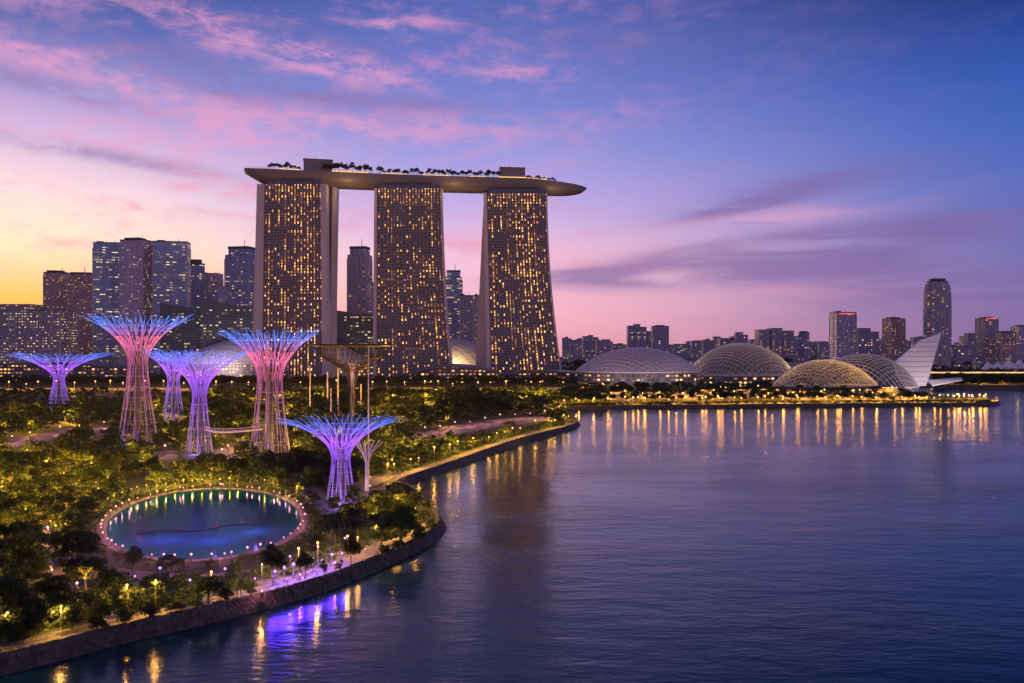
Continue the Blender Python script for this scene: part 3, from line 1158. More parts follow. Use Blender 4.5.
def dome(name, label, pc, half, ytop, ybase, D, kdep, shell_m, rib_m, rib_r, nrib, podium=True, rim='white', nring=0):
    s = D / F
    a = half * s
    bdep = a * kdep
    zt, zb = Z(ytop, D), Z(ybase, D)
    h = zt - zb
    e = empty(name, (X(pc, D), D + 0.0, LAND), label, 'dome')
    zb -= LAND
    # spherical cap profile
    Rc = (1 + (h / a) ** 2) / (2 * (h / a))       # radius in units of a

    def P(u, v, o=0.0):
        """u, v in the unit disc"""
        r2 = min(1.0, u * u + v * v)
        z = math.sqrt(max(0, Rc * Rc - r2)) - (Rc - h / a)
        return Vector((u * a, v * bdep, zb + z * a + o))
    sh = MB()
    NR, NA = 10, 40
    base = len(sh.v)
    sh.v.append(tuple(P(0, 0)))
    for i in range(1, NR + 1):
        for j in range(NA):
            th = 2 * math.pi * j / NA
            sh.v.append(tuple(P(math.cos(th) * i / NR, math.sin(th) * i / NR)))
    for j in range(NA):
        sh.f.append((0, 1 + j, 1 + (j + 1) % NA))
    for i in range(NR - 1):
        for j in range(NA):
            j2 = (j + 1) % NA
            sh.f.append((1 + i * NA + j, 1 + (i + 1) * NA + j, 1 + (i + 1) * NA + j2, 1 + i * NA + j2))
    sh.build('shell', shell_m, e, smooth=True)
    rb = MB()
    for fam in (35, -35, 90) if nring else (35, -35):
        ca, sa = math.cos(R(fam)), math.sin(R(fam))
        for k in range(1, nrib):
            c = -1 + 2 * k / nrib
            hl = math.sqrt(1 - c * c)
            pts = []
            for q in range(15):
                w = -hl + 2 * hl * q / 14
                pts.append(P(ca * w - sa * c, sa * w + ca * c, .25))
            rb.tube(pts, rib_r, 3, cap=False)
    rimpts = [P(math.cos(2 * math.pi * j / 48), math.sin(2 * math.pi * j / 48), .2) for j in range(49)]
    rb.tube(rimpts, rib_r * 2.2, 4, cap=False)
    rb.build('lattice', rib_m, e)
    if podium:
        pd = MB()
        pl_ = [(a * .985 * math.cos(2 * math.pi * j / 40), bdep * .985 * math.sin(2 * math.pi * j / 40)) for j in range(40)]
        pd.walls(pl_, -1, zb)
        pd.build('podium_wall', M['podium'], e)
    return e, a, bdep, zb, h


def glass_mat(name, tint, opac, rough=.15):
    m, g = mat(name)
    b = pbsdf(g, tint, rough, 0, .8)
    t = g.n('ShaderNodeBsdfTransparent')
    mx = g.n('ShaderNodeMixShader')
    mx.inputs[0].default_value = opac
    g.set(mx.inputs[1], t.outputs[0])
    g.set(mx.inputs[2], b)
    finish(g, mx.outputs[0])
    return m


M['shell_white'] = plain('white_shell_panels', rgb(.80, .74, .76), .45, scale=.05, var=.08)
M['shell_panel'] = plain('pale_dome_panels', rgb(.46, .41, .45), .35, scale=.05, var=.1)
M['shell_dark'] = glass_mat('dome_glass', rgb(.10, .10, .14), .66)
M['shell_clear'] = glass_mat('clear_dome_glass', rgb(.07, .07, .09), .45)

WARMC = (1.0, .62, .22)
e, *_ = dome('shell_dome', 'white shell dome glimpsed behind the first hotel tower and the pink tree tower', 275, 97, 334, 362, 1475, .6, M['shell_white'], M['steel'], .5, 18)
for px in (215, 240, 345):
    point_light(e, (X(px, 1475) - e.location.x, -125, 14), 120000, (1, .72, .62), 1)  # added lights before the shell, brightening its front
e, *_ = dome('shell_dome', 'white ribbed shell dome in the gap between second and third hotel tower', 452, 52, 339, 366, 1500, .6, M['shell_white'], M['steel'], .5, 16)
point_light(e, (8, -70, 20), 80000, WARMC, 2)
e, *_ = dome('shell_dome', 'broad white shell dome on dark podium right of the hotel towers', 637.5, 62.5, 347.5, 371.5, 1100, .55, M['shell_panel'], M['white'], .42, 24)
for px in (590, 615, 640, 665, 690):
    point_light(e, (X(px, 1100) - e.location.x, -58, 8), 7000, (1, .74, .66), .5)  # added row of lights that whitens the sky-lit shell
e, *_ = dome('lattice_dome', 'dark glass dome with pale lattice beside the broad white shell', 740.5, 54.5, 343, 375, 1150, .6, M['shell_dark'], M['white'], .26, 30)
for px in (700, 730, 760, 780):
    point_light(e, (X(px, 1150) - e.location.x, -15, 15), 26000, WARMC, .5)
e, *_ = dome('lattice_dome', 'lattice dome glowing yellow inside, lowest and nearest the water', 825, 52, 359.5, 385.5, 940, .6, M['shell_clear'], M['white'], .26, 24)
for px in (795, 820, 838, 855):
    point_light(e, (X(px, 940) - e.location.x, -4, 6), 36000, (1.0, .52, .08), .3)
e, *_ = dome('lattice_dome', 'dark lattice dome with stepped right side between yellow dome and white sail', 863.5, 54, 353.8, 386.5, 1000, .62, M['shell_dark'], M['white'], .25, 26)
point_light(e, (-10, -18, 12), 30000, WARMC, 1.5)

# leaning white sail pavilion
sail = empty('sail_pavilion', (X(920, 985), 985, LAND), 'leaning white sail shaped pavilion right of the domes', 'pavilion')
sp = [(898, 362), (906, 356.5), (916, 349), (928, 340), (949.5, 332.5), (943, 348), (936, 364), (929, 380), (926, 386), (905, 386), (899, 374)]


def s3(px, py, y):
    return Vector((X(px, 985) - sail.location.x, y + (py - 386) * -.35, Z(py, 985) - LAND))


b = MB()
fr, bk = [s3(x, y, 0) for x, y in sp], [s3(x, y, 5) for x, y in sp]
b.face(fr[::-1])
b.face(bk)
for k in range(len(sp)):
    j = (k + 1) % len(sp)
    b.face([fr[k], fr[j], bk[j], bk[k]])
b.build('sail_panel', M['white'], sail)
b = MB()
for k in range(9):
    py = 342 + k * 5
    t = (py - 332.5) / (386 - 332.5)
    xr = 949.5 - (949.5 - 926.5) * t
    xl = {0: 926, 1: 919, 2: 913, 3: 906.5, 4: 899.5, 5: 898.5, 6: 899, 7: 901, 8: 903.5}[k]
    b.tube([s3(xl, py, -.25), s3(xr, py, -.25)], .35, 4)
b.build('seam_rib', M['concrete'], sail)
b = MB()
A = [s3(928, 381, 0), s3(962, 378.5, 0), s3(960, 380.5, -8), s3(929, 386, -8)]
for z_ in (0, 1.2):
    pts = [p + Vector((0, 0, z_)) for p in A]
    b.face(pts if z_ else pts[::-1])
for k in range(4):
    j = (k + 1) % 4
    b.face([A[k], A[j], A[j] + Vector((0, 0, 1.2)), A[k] + Vector((0, 0, 1.2))])
b.build('entrance_canopy', M['white'], sail)
point_light(sail, (6, -40, 5), 50000, (1, .74, .68), .6)  # added light in front, to lift the white of the sail

# curved low canopies below the hotel towers


def arc_canopy(label, pl, pr, yt, yb, D, sag, m='roofblue'):
    e = empty('canopy_hall', (X((pl + pr) / 2, D), D, LAND), label, 'hall')
    a = X(pr, D) - X(pl, D)
    zt, zb = Z(yt, D) - LAND, Z(yb, D) - LAND
    rf, wl_ = MB(), MB()
    P = []
    for k in range(25):
        t = k / 24
        P.append((a * (t - .5), -14 * math.sin(math.pi * t), zb + (zt - zb) * (math.sin(math.pi * t) ** .8)))
    for p, q in zip(P[:-1], P[1:]):
        f = [(p[0], p[1], p[2]), (q[0], q[1], q[2]), (q[0], q[1] + 34, q[2] + 2), (p[0], p[1] + 34, p[2] + 2)]
        rf.face(f)
        lo = [(x, y, z - 2.2) for x, y, z in f]
        rf.face(lo[::-1])
        rf.face([lo[0], lo[1], f[1], f[0]])
        wl_.face([(p[0] * .97, p[1] + 4, -1), (q[0] * .97, q[1] + 4, -1), (q[0] * .97, q[1] + 4, q[2] - 2), (p[0] * .97, p[1] + 4, p[2] - 2)], [(p[0] + 500, 0), (q[0] + 500, 0), (q[0] + 500, q[2]), (p[0] + 500, p[2])])
    rf.build('roof', M[m], e)
    wl_.build('glass_front', M['podium'], e)
    return e


arc_canopy('low hall with curved blue roof edge at the feet of second and third hotel tower', 405, 500, 365.5, 374, 1180, 4)
arc_canopy('long low hall with shallow dark roof left of the first hotel tower', -40, 128, 363, 368, 1250, 3)
arc_canopy('low hall with shallow roof under the third hotel tower', 490, 600, 371, 377, 1200, 3)

# terraces on the far waterfront
for k, (pl, pr, py, D) in enumerate(((575, 700, 391.5, 900), (640, 800, 395, 840), (700, 830, 389, 930), (800, 925, 397, 800), (580, 640, 397.5, 800))):
    lab = ['long lit terrace pavilion under the broad white dome', 'long lit terrace pavilion nearest the water below the dark glass dome', 'long lit terrace pavilion set back below the dark glass dome',
           'long lit terrace pavilion in front of the yellow glowing dome', 'short lit terrace pavilion at the left end of the far waterfront'][k]
    e = empty('terrace_pavilion', (X((pl + pr) / 2, D), D, LAND), lab, 'pavilion')
    w = X(pr, D) - X(pl, D)
    h = Z(py, D) - LAND
    b = MB()
    b.box(-w / 2, w / 2, -6, 6, h - .6, h)
    b.build('roof', M['concrete'], e)
    b = MB()
    ncol = int(w / 7)
    for j in range(ncol + 1):
        x = -w / 2 + 1 + (w - 2) * j / ncol
        b.box(x - .25, x + .25, -5.5, -5, 0, h - .6)
    b.build('colonnade', M['concrete'], e)
    b = MB()
    b.walls([(-w / 2 + 1, 1), (w / 2 - 1, 1), (w / 2 - 1, 5), (-w / 2 + 1, 5)], 0, h - .6)
    b.build('shop_front', M['podium'], e)
    for j in range(0, ncol, 2):
        point_light(e, (-w / 2 + 4 + (w - 8) * j / ncol, -3.2, h * .62), 7000, (1, .42, .08), .3)

# bridge and white roofs at the right edge
br = empty('road_bridge', (X(985, 1250), 1250, LAND), 'low road bridge with a lit parapet by the right edge', 'bridge')
b = MB()
bw = X(1060, 1250) - X(932, 1250)
zt = Z(371.5, 1250) - LAND
b.box(-bw / 2, bw / 2, -8, 8, zt - 2.4, zt - .6)
b.build('road_deck', M['concrete'], br)
b = MB()
for k in range(8):
    x = -bw / 2 + bw * (k + .5) / 8
    b.box(x - 1.5, x + 1.5, -6, 6, 0, zt - 2.4)
    b.build('pier', M['concrete'], br) if k == 7 else None
b = MB()
b.box(-bw / 2, bw / 2, -8.3, -8.05, zt - 2.0, zt - .7)
b.build('lit_parapet', M['warmstrip'], br)
for k in range(6):
    point_light(br, (-bw / 2 + bw * (k + .5) / 6, -2, zt + 6), 9000, (1, .55, .2), .5)
for k, (pl, pr, yt) in enumerate(((984, 1004, 361.5), (1004, 1026, 359))):
    e = empty('tent_hall', (X((pl + pr) / 2, 1400), 1400, LAND), ['white peaked tent hall by the right edge, the left of two', 'white peaked tent hall by the right edge, the right and taller of two'][k], 'tent')
    w = X(pr, 1400) - X(pl, 1400)
    h = Z(yt, 1400) - LAND
    b = MB()
    for q in range(2):
        x0, x1 = -w / 2 + w / 2 * q, -w / 2 + w / 2 * (q + 1)
        ap = ((x0 + x1) / 2 - 2, 0, h)
        c4 = [(x0, -10, h * .5), (x1, -10, h * .5), (x1, 10, h * .5), (x0, 10, h * .5)]
        for j in range(4):
            b.face([c4[j], c4[(j + 1) % 4], ap])
    b.build('tent_roof', M['white'], e)
    b = MB()
    b.walls(rect(w * .98, 19), 0, h * .5)
    b.build('tent_wall', M['concrete'], e)

# ------------------------------------------------------------------ garden tree towers (steel lattice trees)


def led(name, c0, c1, s0, s1, za=0.0, zb=1.0):
    """painted steel carrying light strips whose colour changes along the rod"""
    m, g = mat(name)
    co = g.n('ShaderNodeTexCoord').outputs['Generated']
    z = g.sep(co)[2]
    f = g.ss(z, za, zb)
    c = g.mix(f, c0, c1)
    ri = g.n('ShaderNodeNewGeometry').outputs['Random Per Island']
    st = g.m('MULTIPLY', g.m('ADD', s0, g.m('MULTIPLY', f, s1 - s0)), g.m('ADD', .55, g.m('MULTIPLY', ri, .9)))
    finish(g, pbsdf(g, rgb(.14, .12, .15), .45, 0, .4, c, st))
    m.cycles.emission_sampling = 'NONE'
    return m


BLUE, CYAN, PURP, PINK, VIOL = rgb(.03, .16, 1.0), rgb(.08, .42, 1.0), rgb(.22, .06, 1.0), rgb(1.0, .18, .36), rgb(.40, .12, .95)
LAV = rgb(.55, .36, .66)
M['led_trunk'] = led('trunk_led_lavender', rgb(.55, .24, .50), rgb(.80, .14, .50), .14, .34)
M['led_trunk_b'] = led('trunk_led_violet', rgb(.36, .24, .80), rgb(.25, .06, 1.0), .18, .6)
M['led_flare_p'] = led('flare_led_pink', rgb(.80, .12, .40), rgb(1.0, .16, .36), .30, .85)
M['led_flare_v'] = led('flare_led_violet', rgb(.20, .05, .95), rgb(.36, .08, 1.0), .55, 1.1)
M['led_can_b'] = led('canopy_led_blue', rgb(.80, .12, .55), rgb(.02, .21, 1.0), .6, 1.2, .25, .8)
M['led_can_v'] = led('canopy_led_violet_blue', rgb(.34, .07, 1.0), rgb(.04, .18, 1.0), .8, 1.25, .15, .9)
M['led_tip'] = led('tip_led_pink', rgb(.8, .25, .75), rgb(.9, .35, .75), .5, .5)
M['led_none'] = M['rust']


def supertree(label, px, by, ty, half, waist, bpx, tw, p, scheme, nrod=26, flatk=1.0, light=0.0, rr=.125):
    base = L(px, by)
    D = base.y
    s = D / F
    Ht = Z(ty, D) - LAND
    Rr, rw, rb = half * s, waist * s, bpx * s
    e = empty('tree_tower', base, label, 'tree tower')
    rt = rr * D / 400 + .05
    rg = random.Random(int(px * 7))

    def prof(t):
        if t < tw:
            return rw + (rb - rw) * (1 - t / tw) ** 1.25
        u = (t - tw) / (1 - tw)
        return rw + (Rr - rw) * u ** p

    def pt(t, a):
        r = prof(t)
        return Vector((r * math.cos(a), r * math.sin(a), Ht * t))
    tm, fm, cm = {'pink': ('led_trunk', 'led_flare_p', 'led_can_b'), 'violet': ('led_trunk_b', 'led_flare_v', 'led_can_v'), 'dark': ('rust', 'rust', 'rust')}[scheme]
    trunk, flare, can = MB(), MB(), MB()
    # trunk: crossing rods and hoops
    nt = 9
    for k in range(nt):
        a = 2 * math.pi * k / nt
        trunk.tube([pt(tw * q / 8, a) for q in range(9)], rt * 1.15, 4)
        for sg in (1, -1):
            tws = .55 + rg.uniform(-.1, .1)
            trunk.tube([pt(tw * q / 8, a + sg * tws * q / 8 + .2) for q in range(9)], rt * .6, 3)
    for q in range(1, 7):
        t = tw * q / 7
        trunk.tube([pt(t, 2 * math.pi * j / 16) for j in range(17)], rt * .5, 3, cap=False)
    # flare: ribs and crossing spirals
    um = .62

    def tu(u):
        return tw + (1 - tw) * u
    nf = nrod
    for k in range(nf):
        a = 2 * math.pi * k / nf + rg.uniform(-.05, .05)
        flare.tube([pt(tu(um * q / 6), a) for q in range(7)], rt * .95, 4)
        if k % 2 == 0:
            for sg in (1, -1):
                tws = rg.uniform(.4, .8)
                flare.tube([pt(tu(um * q / 6), a + sg * tws * q / 6) for q in range(7)], rt * .95, 3)
        # canopy: each rib forks into branches that spread to the rim
        for sg in (-1, 0, 1):
            da = sg * math.pi / nf * rg.uniform(.7, 1.3)
            over = rg.uniform(-.20, .12)
            zj = rg.uniform(-.015, .035) * Ht
            pts = []
            for q in range(6):
                u = um + (1 - um) * q / 5
                r = prof(tu(u)) * (1 + over * (q / 5) ** 2)
                aa = a + da * (q / 5)
                pts.append(Vector((r * math.cos(aa), r * math.sin(aa), Ht * tu(u) + zj * (q / 5) ** 2)))
            can.tube(pts, rt * .8, 3, r2=rt * .45)
            if rg.random() < .75:
                d = (pts[-1] - pts[-2]).normalized()
                d.z *= .25
                can.tube([pts[-1] - d * Rr * .01, pts[-1] + d * Rr * rg.uniform(.05, .10 + .12 * flatk)], rt * .5, 3, r2=rt * .2)
        # inner branches of the bowl
        if k % 2:
            pts = []
            for q in range(6):
                u = .30 + .70 * q / 5
                r = prof(tu(u)) * .72 * (1 - .05 * q)
                aa = a + rg.uniform(-.12, .12)
                pts.append(Vector((r * math.cos(aa), r * math.sin(aa), Ht * min(1.0, tu(u) + .012))))
            can.tube(pts, rt * .6, 3)
    for u in (.74, .86):
        can.tube([pt(tu(u), 2 * math.pi * j / 40) for j in range(41)], rt * .45, 3, cap=False)
    for u in (.18, .4):
        flare.tube([pt(tu(u), 2 * math.pi * j / 24) for j in range(25)], rt * .45, 3, cap=False)
    trunk.build('trunk_lattice', M[tm], e)
    flare.build('flare_ribs', M[fm], e)
    can.build('canopy_branches', M[cm], e)
    core = MB()
    core.lathe([(rw * .34, 0), (rw * .28, Ht * tw * .5), (rw * .28, Ht * tw), (rw * .5, Ht * tu(.3)), (.1, Ht * tu(.31))], 10)
    core.build('core_shaft', M['darksteel'], e)
    if light:
        colr = (.30, .10, 1.0) if scheme == 'violet' else (.85, .16, .60)
        point_light(e, (0, 0, Ht * tu(.62)), light * .22, colr, .12)
        point_light(e, (rb * .2, -rb * 1.6, 2.0), light * .14, (.5, .22, 1.0), .3)
    return e


supertree('small glowing violet tree tower furthest to the left', 59, 407, 355, 43, 5, 11, .52, 2.1, 'violet', 21,  1.2, 26000)
supertree('tallest glowing tree tower, pink with blue rim, left of the garden', 138, 441, 318.5, 45, 9, 19, .62, 2.1, 'pink', 25,  .4, 30000)
supertree('slim violet tree tower half hidden behind a larger violet one', 173.5, 418, 353, 27, 5.5, 10.5, .56, 2.1, 'violet', 19,  1, 20000)
supertree('violet and cyan tree tower right in front of the slim half hidden one', 199.5, 452, 353, 46, 6.5, 13, .56, 2.2, 'violet', 23,  1.1, 26000)
supertree('broad pink tree tower with blue rim in front of the first hotel tower', 270, 454, 333.5, 44, 12, 20, .60, 2.1, 'pink', 27,  .4, 30000)
supertree('glowing violet tree tower nearest the bay, wide flat crown', 341, 500, 421, 51, 9, 15, .50, 2.3, 'violet', 25,  1.2, 42000, .10)

# dark bowl-topped tree tower beside the first hotel tower
dk = empty('tree_tower', L(352, 421), 'unlit dark tree tower with a bowl shaped crown under the first hotel tower', 'tree tower')
D = dk.location.y
s = D / F
b = MB()
zt, zb = Z(345.5, D) - LAND, Z(363, D) - LAND
a = 34 * s
prof = [(3.2 * s, Z(388, D) - LAND), (4 * s, Z(378, D) - LAND), (9 * s, Z(369, D) - LAND)]
for k in range(40):
    an = 2 * math.pi * k / 40
    for sg in (.25, -.25):
        pts = []
        for (rr_, zz, tt) in ((2.0 * s, 0, 0), (2.2 * s, Z(392, D) - LAND, .1), (6 * s, Z(372, D) - LAND, .4), (20 * s, zb, .7), (30 * s, Z(357, D) - LAND, .9), (a, zt, 1.0)):
            aa = an + sg * tt * 2
            pts.append((rr_ * math.cos(aa), rr_ * math.sin(aa), zz))
        if k % 4 == 0:
            b.tube(pts[:3], .22, 3)
        b.tube(pts[2:], .22, 3)
b.build('lattice_bowl', M['rust'], dk)
b = MB()
b.lathe([(.05, zt - 1.2), (a * .6, zt - 1.2), (a * .985, zt - .8), (a * 1.25, zt), (a * 1.22, zt + .7), (a * .4, zt + 1.2), (.05, zt + 1.3)], 32)
b.build('crown_disc', M['rust'], dk)
b = MB()
b.lathe([(2.0 * s, 0), (1.5 * s, Z(395, D) - LAND), (1.6 * s, Z(372, D) - LAND), (5 * s, zb)], 12)
b.build('core_shaft', M['steel'], dk)
point_light(dk, (0, -6, Z(377, D) - LAND), 1500, (.95, .4, .6), 1.0)
point_light(dk, (-10, -30, Z(392, D) - LAND), 4500, (1.0, .55, .5), 1.0)

# bare branching mast in front, and slim masts around the bowl
bm_ = empty('tree_tower', L(367, 491), 'small bare branching steel tree beside the wide violet tree tower', 'tree tower')
D = bm_.location.y
s = D / F
b = MB()
for k in range(12):
    an = 2 * math.pi * k / 12
    ca, sa = math.cos(an), math.sin(an)
    b.tube([(1.8 * s * ca, 1.8 * s * sa, 0), (1.4 * s * ca, 1.4 * s * sa, Z(463, D) - LAND), (5 * s * ca, 5 * s * sa, Z(452, D) - LAND), (rng.uniform(11, 16) * s * ca, 13 * s * sa, Z(rng.uniform(436, 444), D) - LAND)], .14, 3)
b.build('branching_rods', M['steel'], bm_)
b = MB()
b.lathe([(1.0 * s, 0), (.8 * s, Z(460, D) - LAND), (.2, Z(456, D) - LAND)], 8)
b.build('core_shaft', M['darksteel'], bm_)
point_light(bm_, (0, -5, 2), 700, (1, .55, .4), .2)
mast_spec = [(310, 418, 366), (327.5, 412, 372), (338, 416, 346), (368.5, 478, 346), (354, 410, 374), (361, 414, 384), (331, 420, 388)]
for k, (px, by, ty) in enumerate(mast_spec):
    p = L(px, by)
    lab = ['slim pale mast standing clear left of the dark bowl', 'slim pale mast under the left rim of the dark bowl', 'slim pale mast rising in front of the dark bowl', 'tallest slim pale mast, from the near garden up past the dark bowl',
           'short slim mast under the middle of the dark bowl', 'shortest slim mast under the right rim of the dark bowl', 'low slim mast left under the dark bowl'][k]
    e = empty('cable_mast', p, lab, 'mast')
    h = Z(ty, p.y) - LAND
    b = MB()
    b.tube([(0, 0, 0), (0, 0, h)], .42 * p.y / 400, 6, r2=.22 * p.y / 400)
    b.build('shaft', M['steel'], e)
    b = MB()
    b.lathe([(.9, 0), (.9, .5), (.5, .9)], 8)
    b.build('footing', M['concrete'], e)

# aerial walkway between the tree towers
A_, B_ = L(205, 452), L(262, 452)
b = MB()
pts = []
for k in range(25):
    t = k / 24
    p = A_.lerp(B_, t)
    pts.append((p.x, p.y - 14 * math.sin(math.pi * t), Z(429, p.y)))
for dz_, r_ in ((0, .5), (1.3, .12)):
    b.tube([(x, y, z + dz_) for x, y, z in pts], r_, 4)
for x, y, z in pts[::2]:
    b.tube([(x, y, z), (x, y, z + 1.3)], .07, 3)
sk = empty('skywalk', (0, 0, 0), 'thin curved aerial walkway slung between two tree towers', 'walkway')
b.build('walkway_deck', M['steel'], sk)

# ------------------------------------------------------------------ trees


def crown_mesh(seed, r, h, nleaf, leaf, nclump, base_z, name='crown', dome_=.62):
    rg = np.random.default_rng(seed)
    cl = []
    for k in range(nclump):
        a = 2 * math.pi * (k + rg.uniform(-.3, .3)) / nclump * 2.4
        rr = r * math.sqrt(rg.uniform(.0, .50))
        zz = base_z + h * (rg.uniform(.12, .86)) * (1 - .36 * (rr / r) ** 2)
        cl.append((rr * math.cos(a), rr * math.sin(a), zz, r * rg.uniform(.30, .50)))
    cl = np.array(cl)
    idx = rg.integers(0, nclump, nleaf)
    d = rg.normal(size=(nleaf, 3))
    d /= np.linalg.norm(d, axis=1)[:, None]
    d[:, 2] = np.where(d[:, 2] < -.35, -d[:, 2], d[:, 2])
    rad = cl[idx, 3] * rg.uniform(.72, 1.10, nleaf)
    c = cl[idx, :3] + d * rad[:, None] * np.array([1, 1, .72])
    nrm = d * .8 + rg.normal(size=(nleaf, 3)) * .55
    nrm /= np.linalg.norm(nrm, axis=1)[:, None]
    up = rg.normal(size=(nleaf, 3))
    t = np.cross(nrm, up)
    t /= np.linalg.norm(t, axis=1)[:, None]
    bt = np.cross(nrm, t)
    sz = leaf * rg.uniform(.6, 1.35, nleaf)[:, None]
    v = np.empty((nleaf, 4, 3))
    v[:, 0] = c - t * sz
    v[:, 1] = c - bt * sz * .62
    v[:, 2] = c + t * sz
    v[:, 3] = c + bt * sz * .62
    return v.reshape(-1, 3)


def quads_mesh(name, v, m):
    n = len(v) // 4
    me = bpy.data.meshes.new(name)
    me.vertices.add(n * 4)
    me.vertices.foreach_set('co', v.astype(np.float32).ravel())
    me.loops.add(n * 4)
    me.loops.foreach_set('vertex_index', np.arange(n * 4, dtype=np.int32))
    me.polygons.add(n)
    me.polygons.foreach_set('loop_start', np.arange(0, n * 4, 4, dtype=np.int32))
    me.polygons.foreach_set('loop_total', np.full(n, 4, dtype=np.int32))
    me.materials.append(m)
    me.update()
    me.validate()
    return me


def make_tree(kind, seed):
    """unit trees: crown radius about 1, scaled when placed"""
    e = bpy.data.objects.new({'palm': 'palm_tree'}.get(kind, 'garden_tree'), None)
    C.objects.link(e)
    e['category'] = 'palm' if kind == 'palm' else 'tree'
    rg = random.Random(seed)
    t = MB()
    if kind == 'broad':
        v = crown_mesh(seed, 1.0, 1.5, 2200, .085, 17, .30)
        lm, th = M['leaf'], .8
    elif kind == 'dull':
        v = crown_mesh(seed, 1.0, 1.7, 2200, .085, 19, .25)
        lm, th = M['leaf3'], .8
    elif kind == 'bright':
        v = crown_mesh(seed, 1.0, 1.8, 2300, .08, 18, .3)
        lm, th = M['leaf2'], .8
    elif kind == 'umbrella':
        v = crown_mesh(seed, 1.0, 1.35, 1900, .085, 14, .95)
        lm, th = M['leaf3'], 1.5
    elif kind == 'slim':
        v = crown_mesh(seed, .62, 1.7, 900, .08, 9, .7)
        lm, th = M['leaf'], 1.3
    else:
        q = []
        nr = np.random.default_rng(seed)
        for f in range(15):
            a = 2 * math.pi * f / 15 + nr.uniform(-.2, .2)
            lift = nr.uniform(.15, .9)
            P = [Vector((math.cos(a) * .16 * k, math.sin(a) * .16 * k, 2.0 + lift * .16 * k - .085 * k * k * .55)) for k in range(7)]
            for k in range(6):
                wdt = .13 * (1 - (k / 6) ** 2) + .02
                sd_ = Vector((-math.sin(a), math.cos(a), 0)) * wdt
                dn = Vector((0, 0, -wdt * .5))
                q += [P[k], P[k] + sd_ + dn, P[k + 1] + sd_ * .85 + dn, P[k + 1], P[k], P[k + 1], P[k + 1] - sd_ * .85 + dn, P[k] - sd_ + dn]
        v = np.array([tuple(x) for x in q])
        lm, th = M['leaf2'], 2.0
    lean = rg.uniform(-.08, .08)
    if kind == 'palm':
        t.tube([(0, 0, 0), (lean * .5, 0, 1.0), (lean, 0, 2.02)], .06, 6, r2=.04)
    else:
        t.tube([(0, 0, 0), (lean * .5, lean * .3, th * .5), (lean, 0, th)], .075, 6, r2=.05)
        for k in range(5):
            a = 2 * math.pi * k / 5 + rg.uniform(-.4, .4)
            t.tube([(lean, 0, th * rg.uniform(.75, 1)), (lean + .28 * math.cos(a), .28 * math.sin(a), th + .25), (lean + .55 * math.cos(a), .55 * math.sin(a), th + rg.uniform(.35, .7))], .035, 4, r2=.015)
    t.build('trunk', M['bark'], e)
    o = bpy.data.objects.new('crown', quads_mesh('crown', v, lm))
    o.parent = e
    C.objects.link(o)
    return e


PROTO = {k: [make_tree(k, 10 * i + s_) for s_ in range(nv)] for i, (k, nv) in enumerate((('broad', 4), ('dull', 3), ('bright', 3), ('umbrella', 3), ('slim', 2), ('palm', 2)))}
usedp = set()
KN = {'broad': 'dark broad crowned tree', 'dull': 'dull olive dense tree', 'bright': 'leafy brighter green tree', 'umbrella': 'small umbrella shaped tree on a thin trunk', 'slim': 'slim upright young tree', 'palm': 'small palm with arching fronds'}


def place_tree(kind, loc, r, where, label=None, hs=1.0):
    rg = random
    p = PROTO[kind][rg.randrange(len(PROTO[kind]))]
    lab = label or f'{KN[kind]} {where}'
    grp = None if label else f'{KN[kind]}s {where}'
    rz = rg.uniform(0, 6.28)
    if kind == 'palm' and not label:
        r = min(r, 2.6)
    sc = (r * rg.uniform(.9, 1.1), r * rg.uniform(.9, 1.1), r * hs * rg.uniform(.78, 1.28))
    if p.name not in usedp:
        usedp.add(p.name)
        p.location = loc
        p.rotation_euler = (0, 0, rz)
        p.scale = sc
        p['label'] = lab
        if grp:
            p['group'] = grp
        return p
    c = copy_tree(p, loc, rz, sc, lab, grp)
    if not grp and 'group' in c:
        del c['group']
    return c


trees = []      # (x, y, r)


def put(kind, px, py, rpx, where, label=None, hs=1.0):
    p = L(px, py)
    r = rpx / F * p.y
    trees.append((p.x, p.y, r))
    return place_tree(kind, p, r, where, label, hs)


# the trees one can single out near the pond and on the point
put('umbrella', 133, 577, 11, '', 'small umbrella shaped tree at the left front rim of the round pond')
put('umbrella', 169, 578, 12, '', 'flat umbrella shaped tree at the front rim of the round pond')
put('broad', 208, 603, 19, '', 'rounded dark tree in front of the plaza below the pond')
put('umbrella', 273, 585, 14, '', 'dark bushy topped tree standing alone on the violet lit plaza')
put('umbrella', 305, 580, 10, '', 'thin trunked small tree on the plaza right of the bushy one', 1.2)
put('slim', 324, 578, 9, '', 'slim young tree beside the amber walk, left of a pair')
put('slim', 339, 574, 8, '', 'slim young tree beside the amber walk, right of a pair')
put('umbrella', 351, 567, 11, '', 'small tree at the right end of the plaza by the sea walk', 1.1)
put('bright', 401, 545, 22, '', 'big leafy green tree on the point by the water', .9)
put('bright', 381, 547, 15, '', 'leafy green tree just left of the big one on the point', .9)
put('broad', 335, 545, 15, '', 'dark round tree at the right rim of the pond')
put('dull', 357, 540, 15, '', 'dark dense tree between pond rim and the leafy green trees')
put('broad', 75, 568, 24, '', 'large dark tree left of the round pond', .85)
put('dull', 48, 590, 8, '', 'small dark bush like tree on the pale path left of the pond')
put('palm', 241, 598, 8, '', 'bright lit palm below the plaza')
put('bright', 160, 606, 14, '', 'leafy tree on the lawn in front of the pond, middle of the lawn')
put('broad', 97, 614, 20, '', 'wide dark tree with white lights on the near lawn')
put('broad', 18, 588, 18, '', 'dark tree at the left edge above the near lawn')
put('dull', 30, 636, 22, '', 'large dark tree at the left edge beside the sea walk', .8)
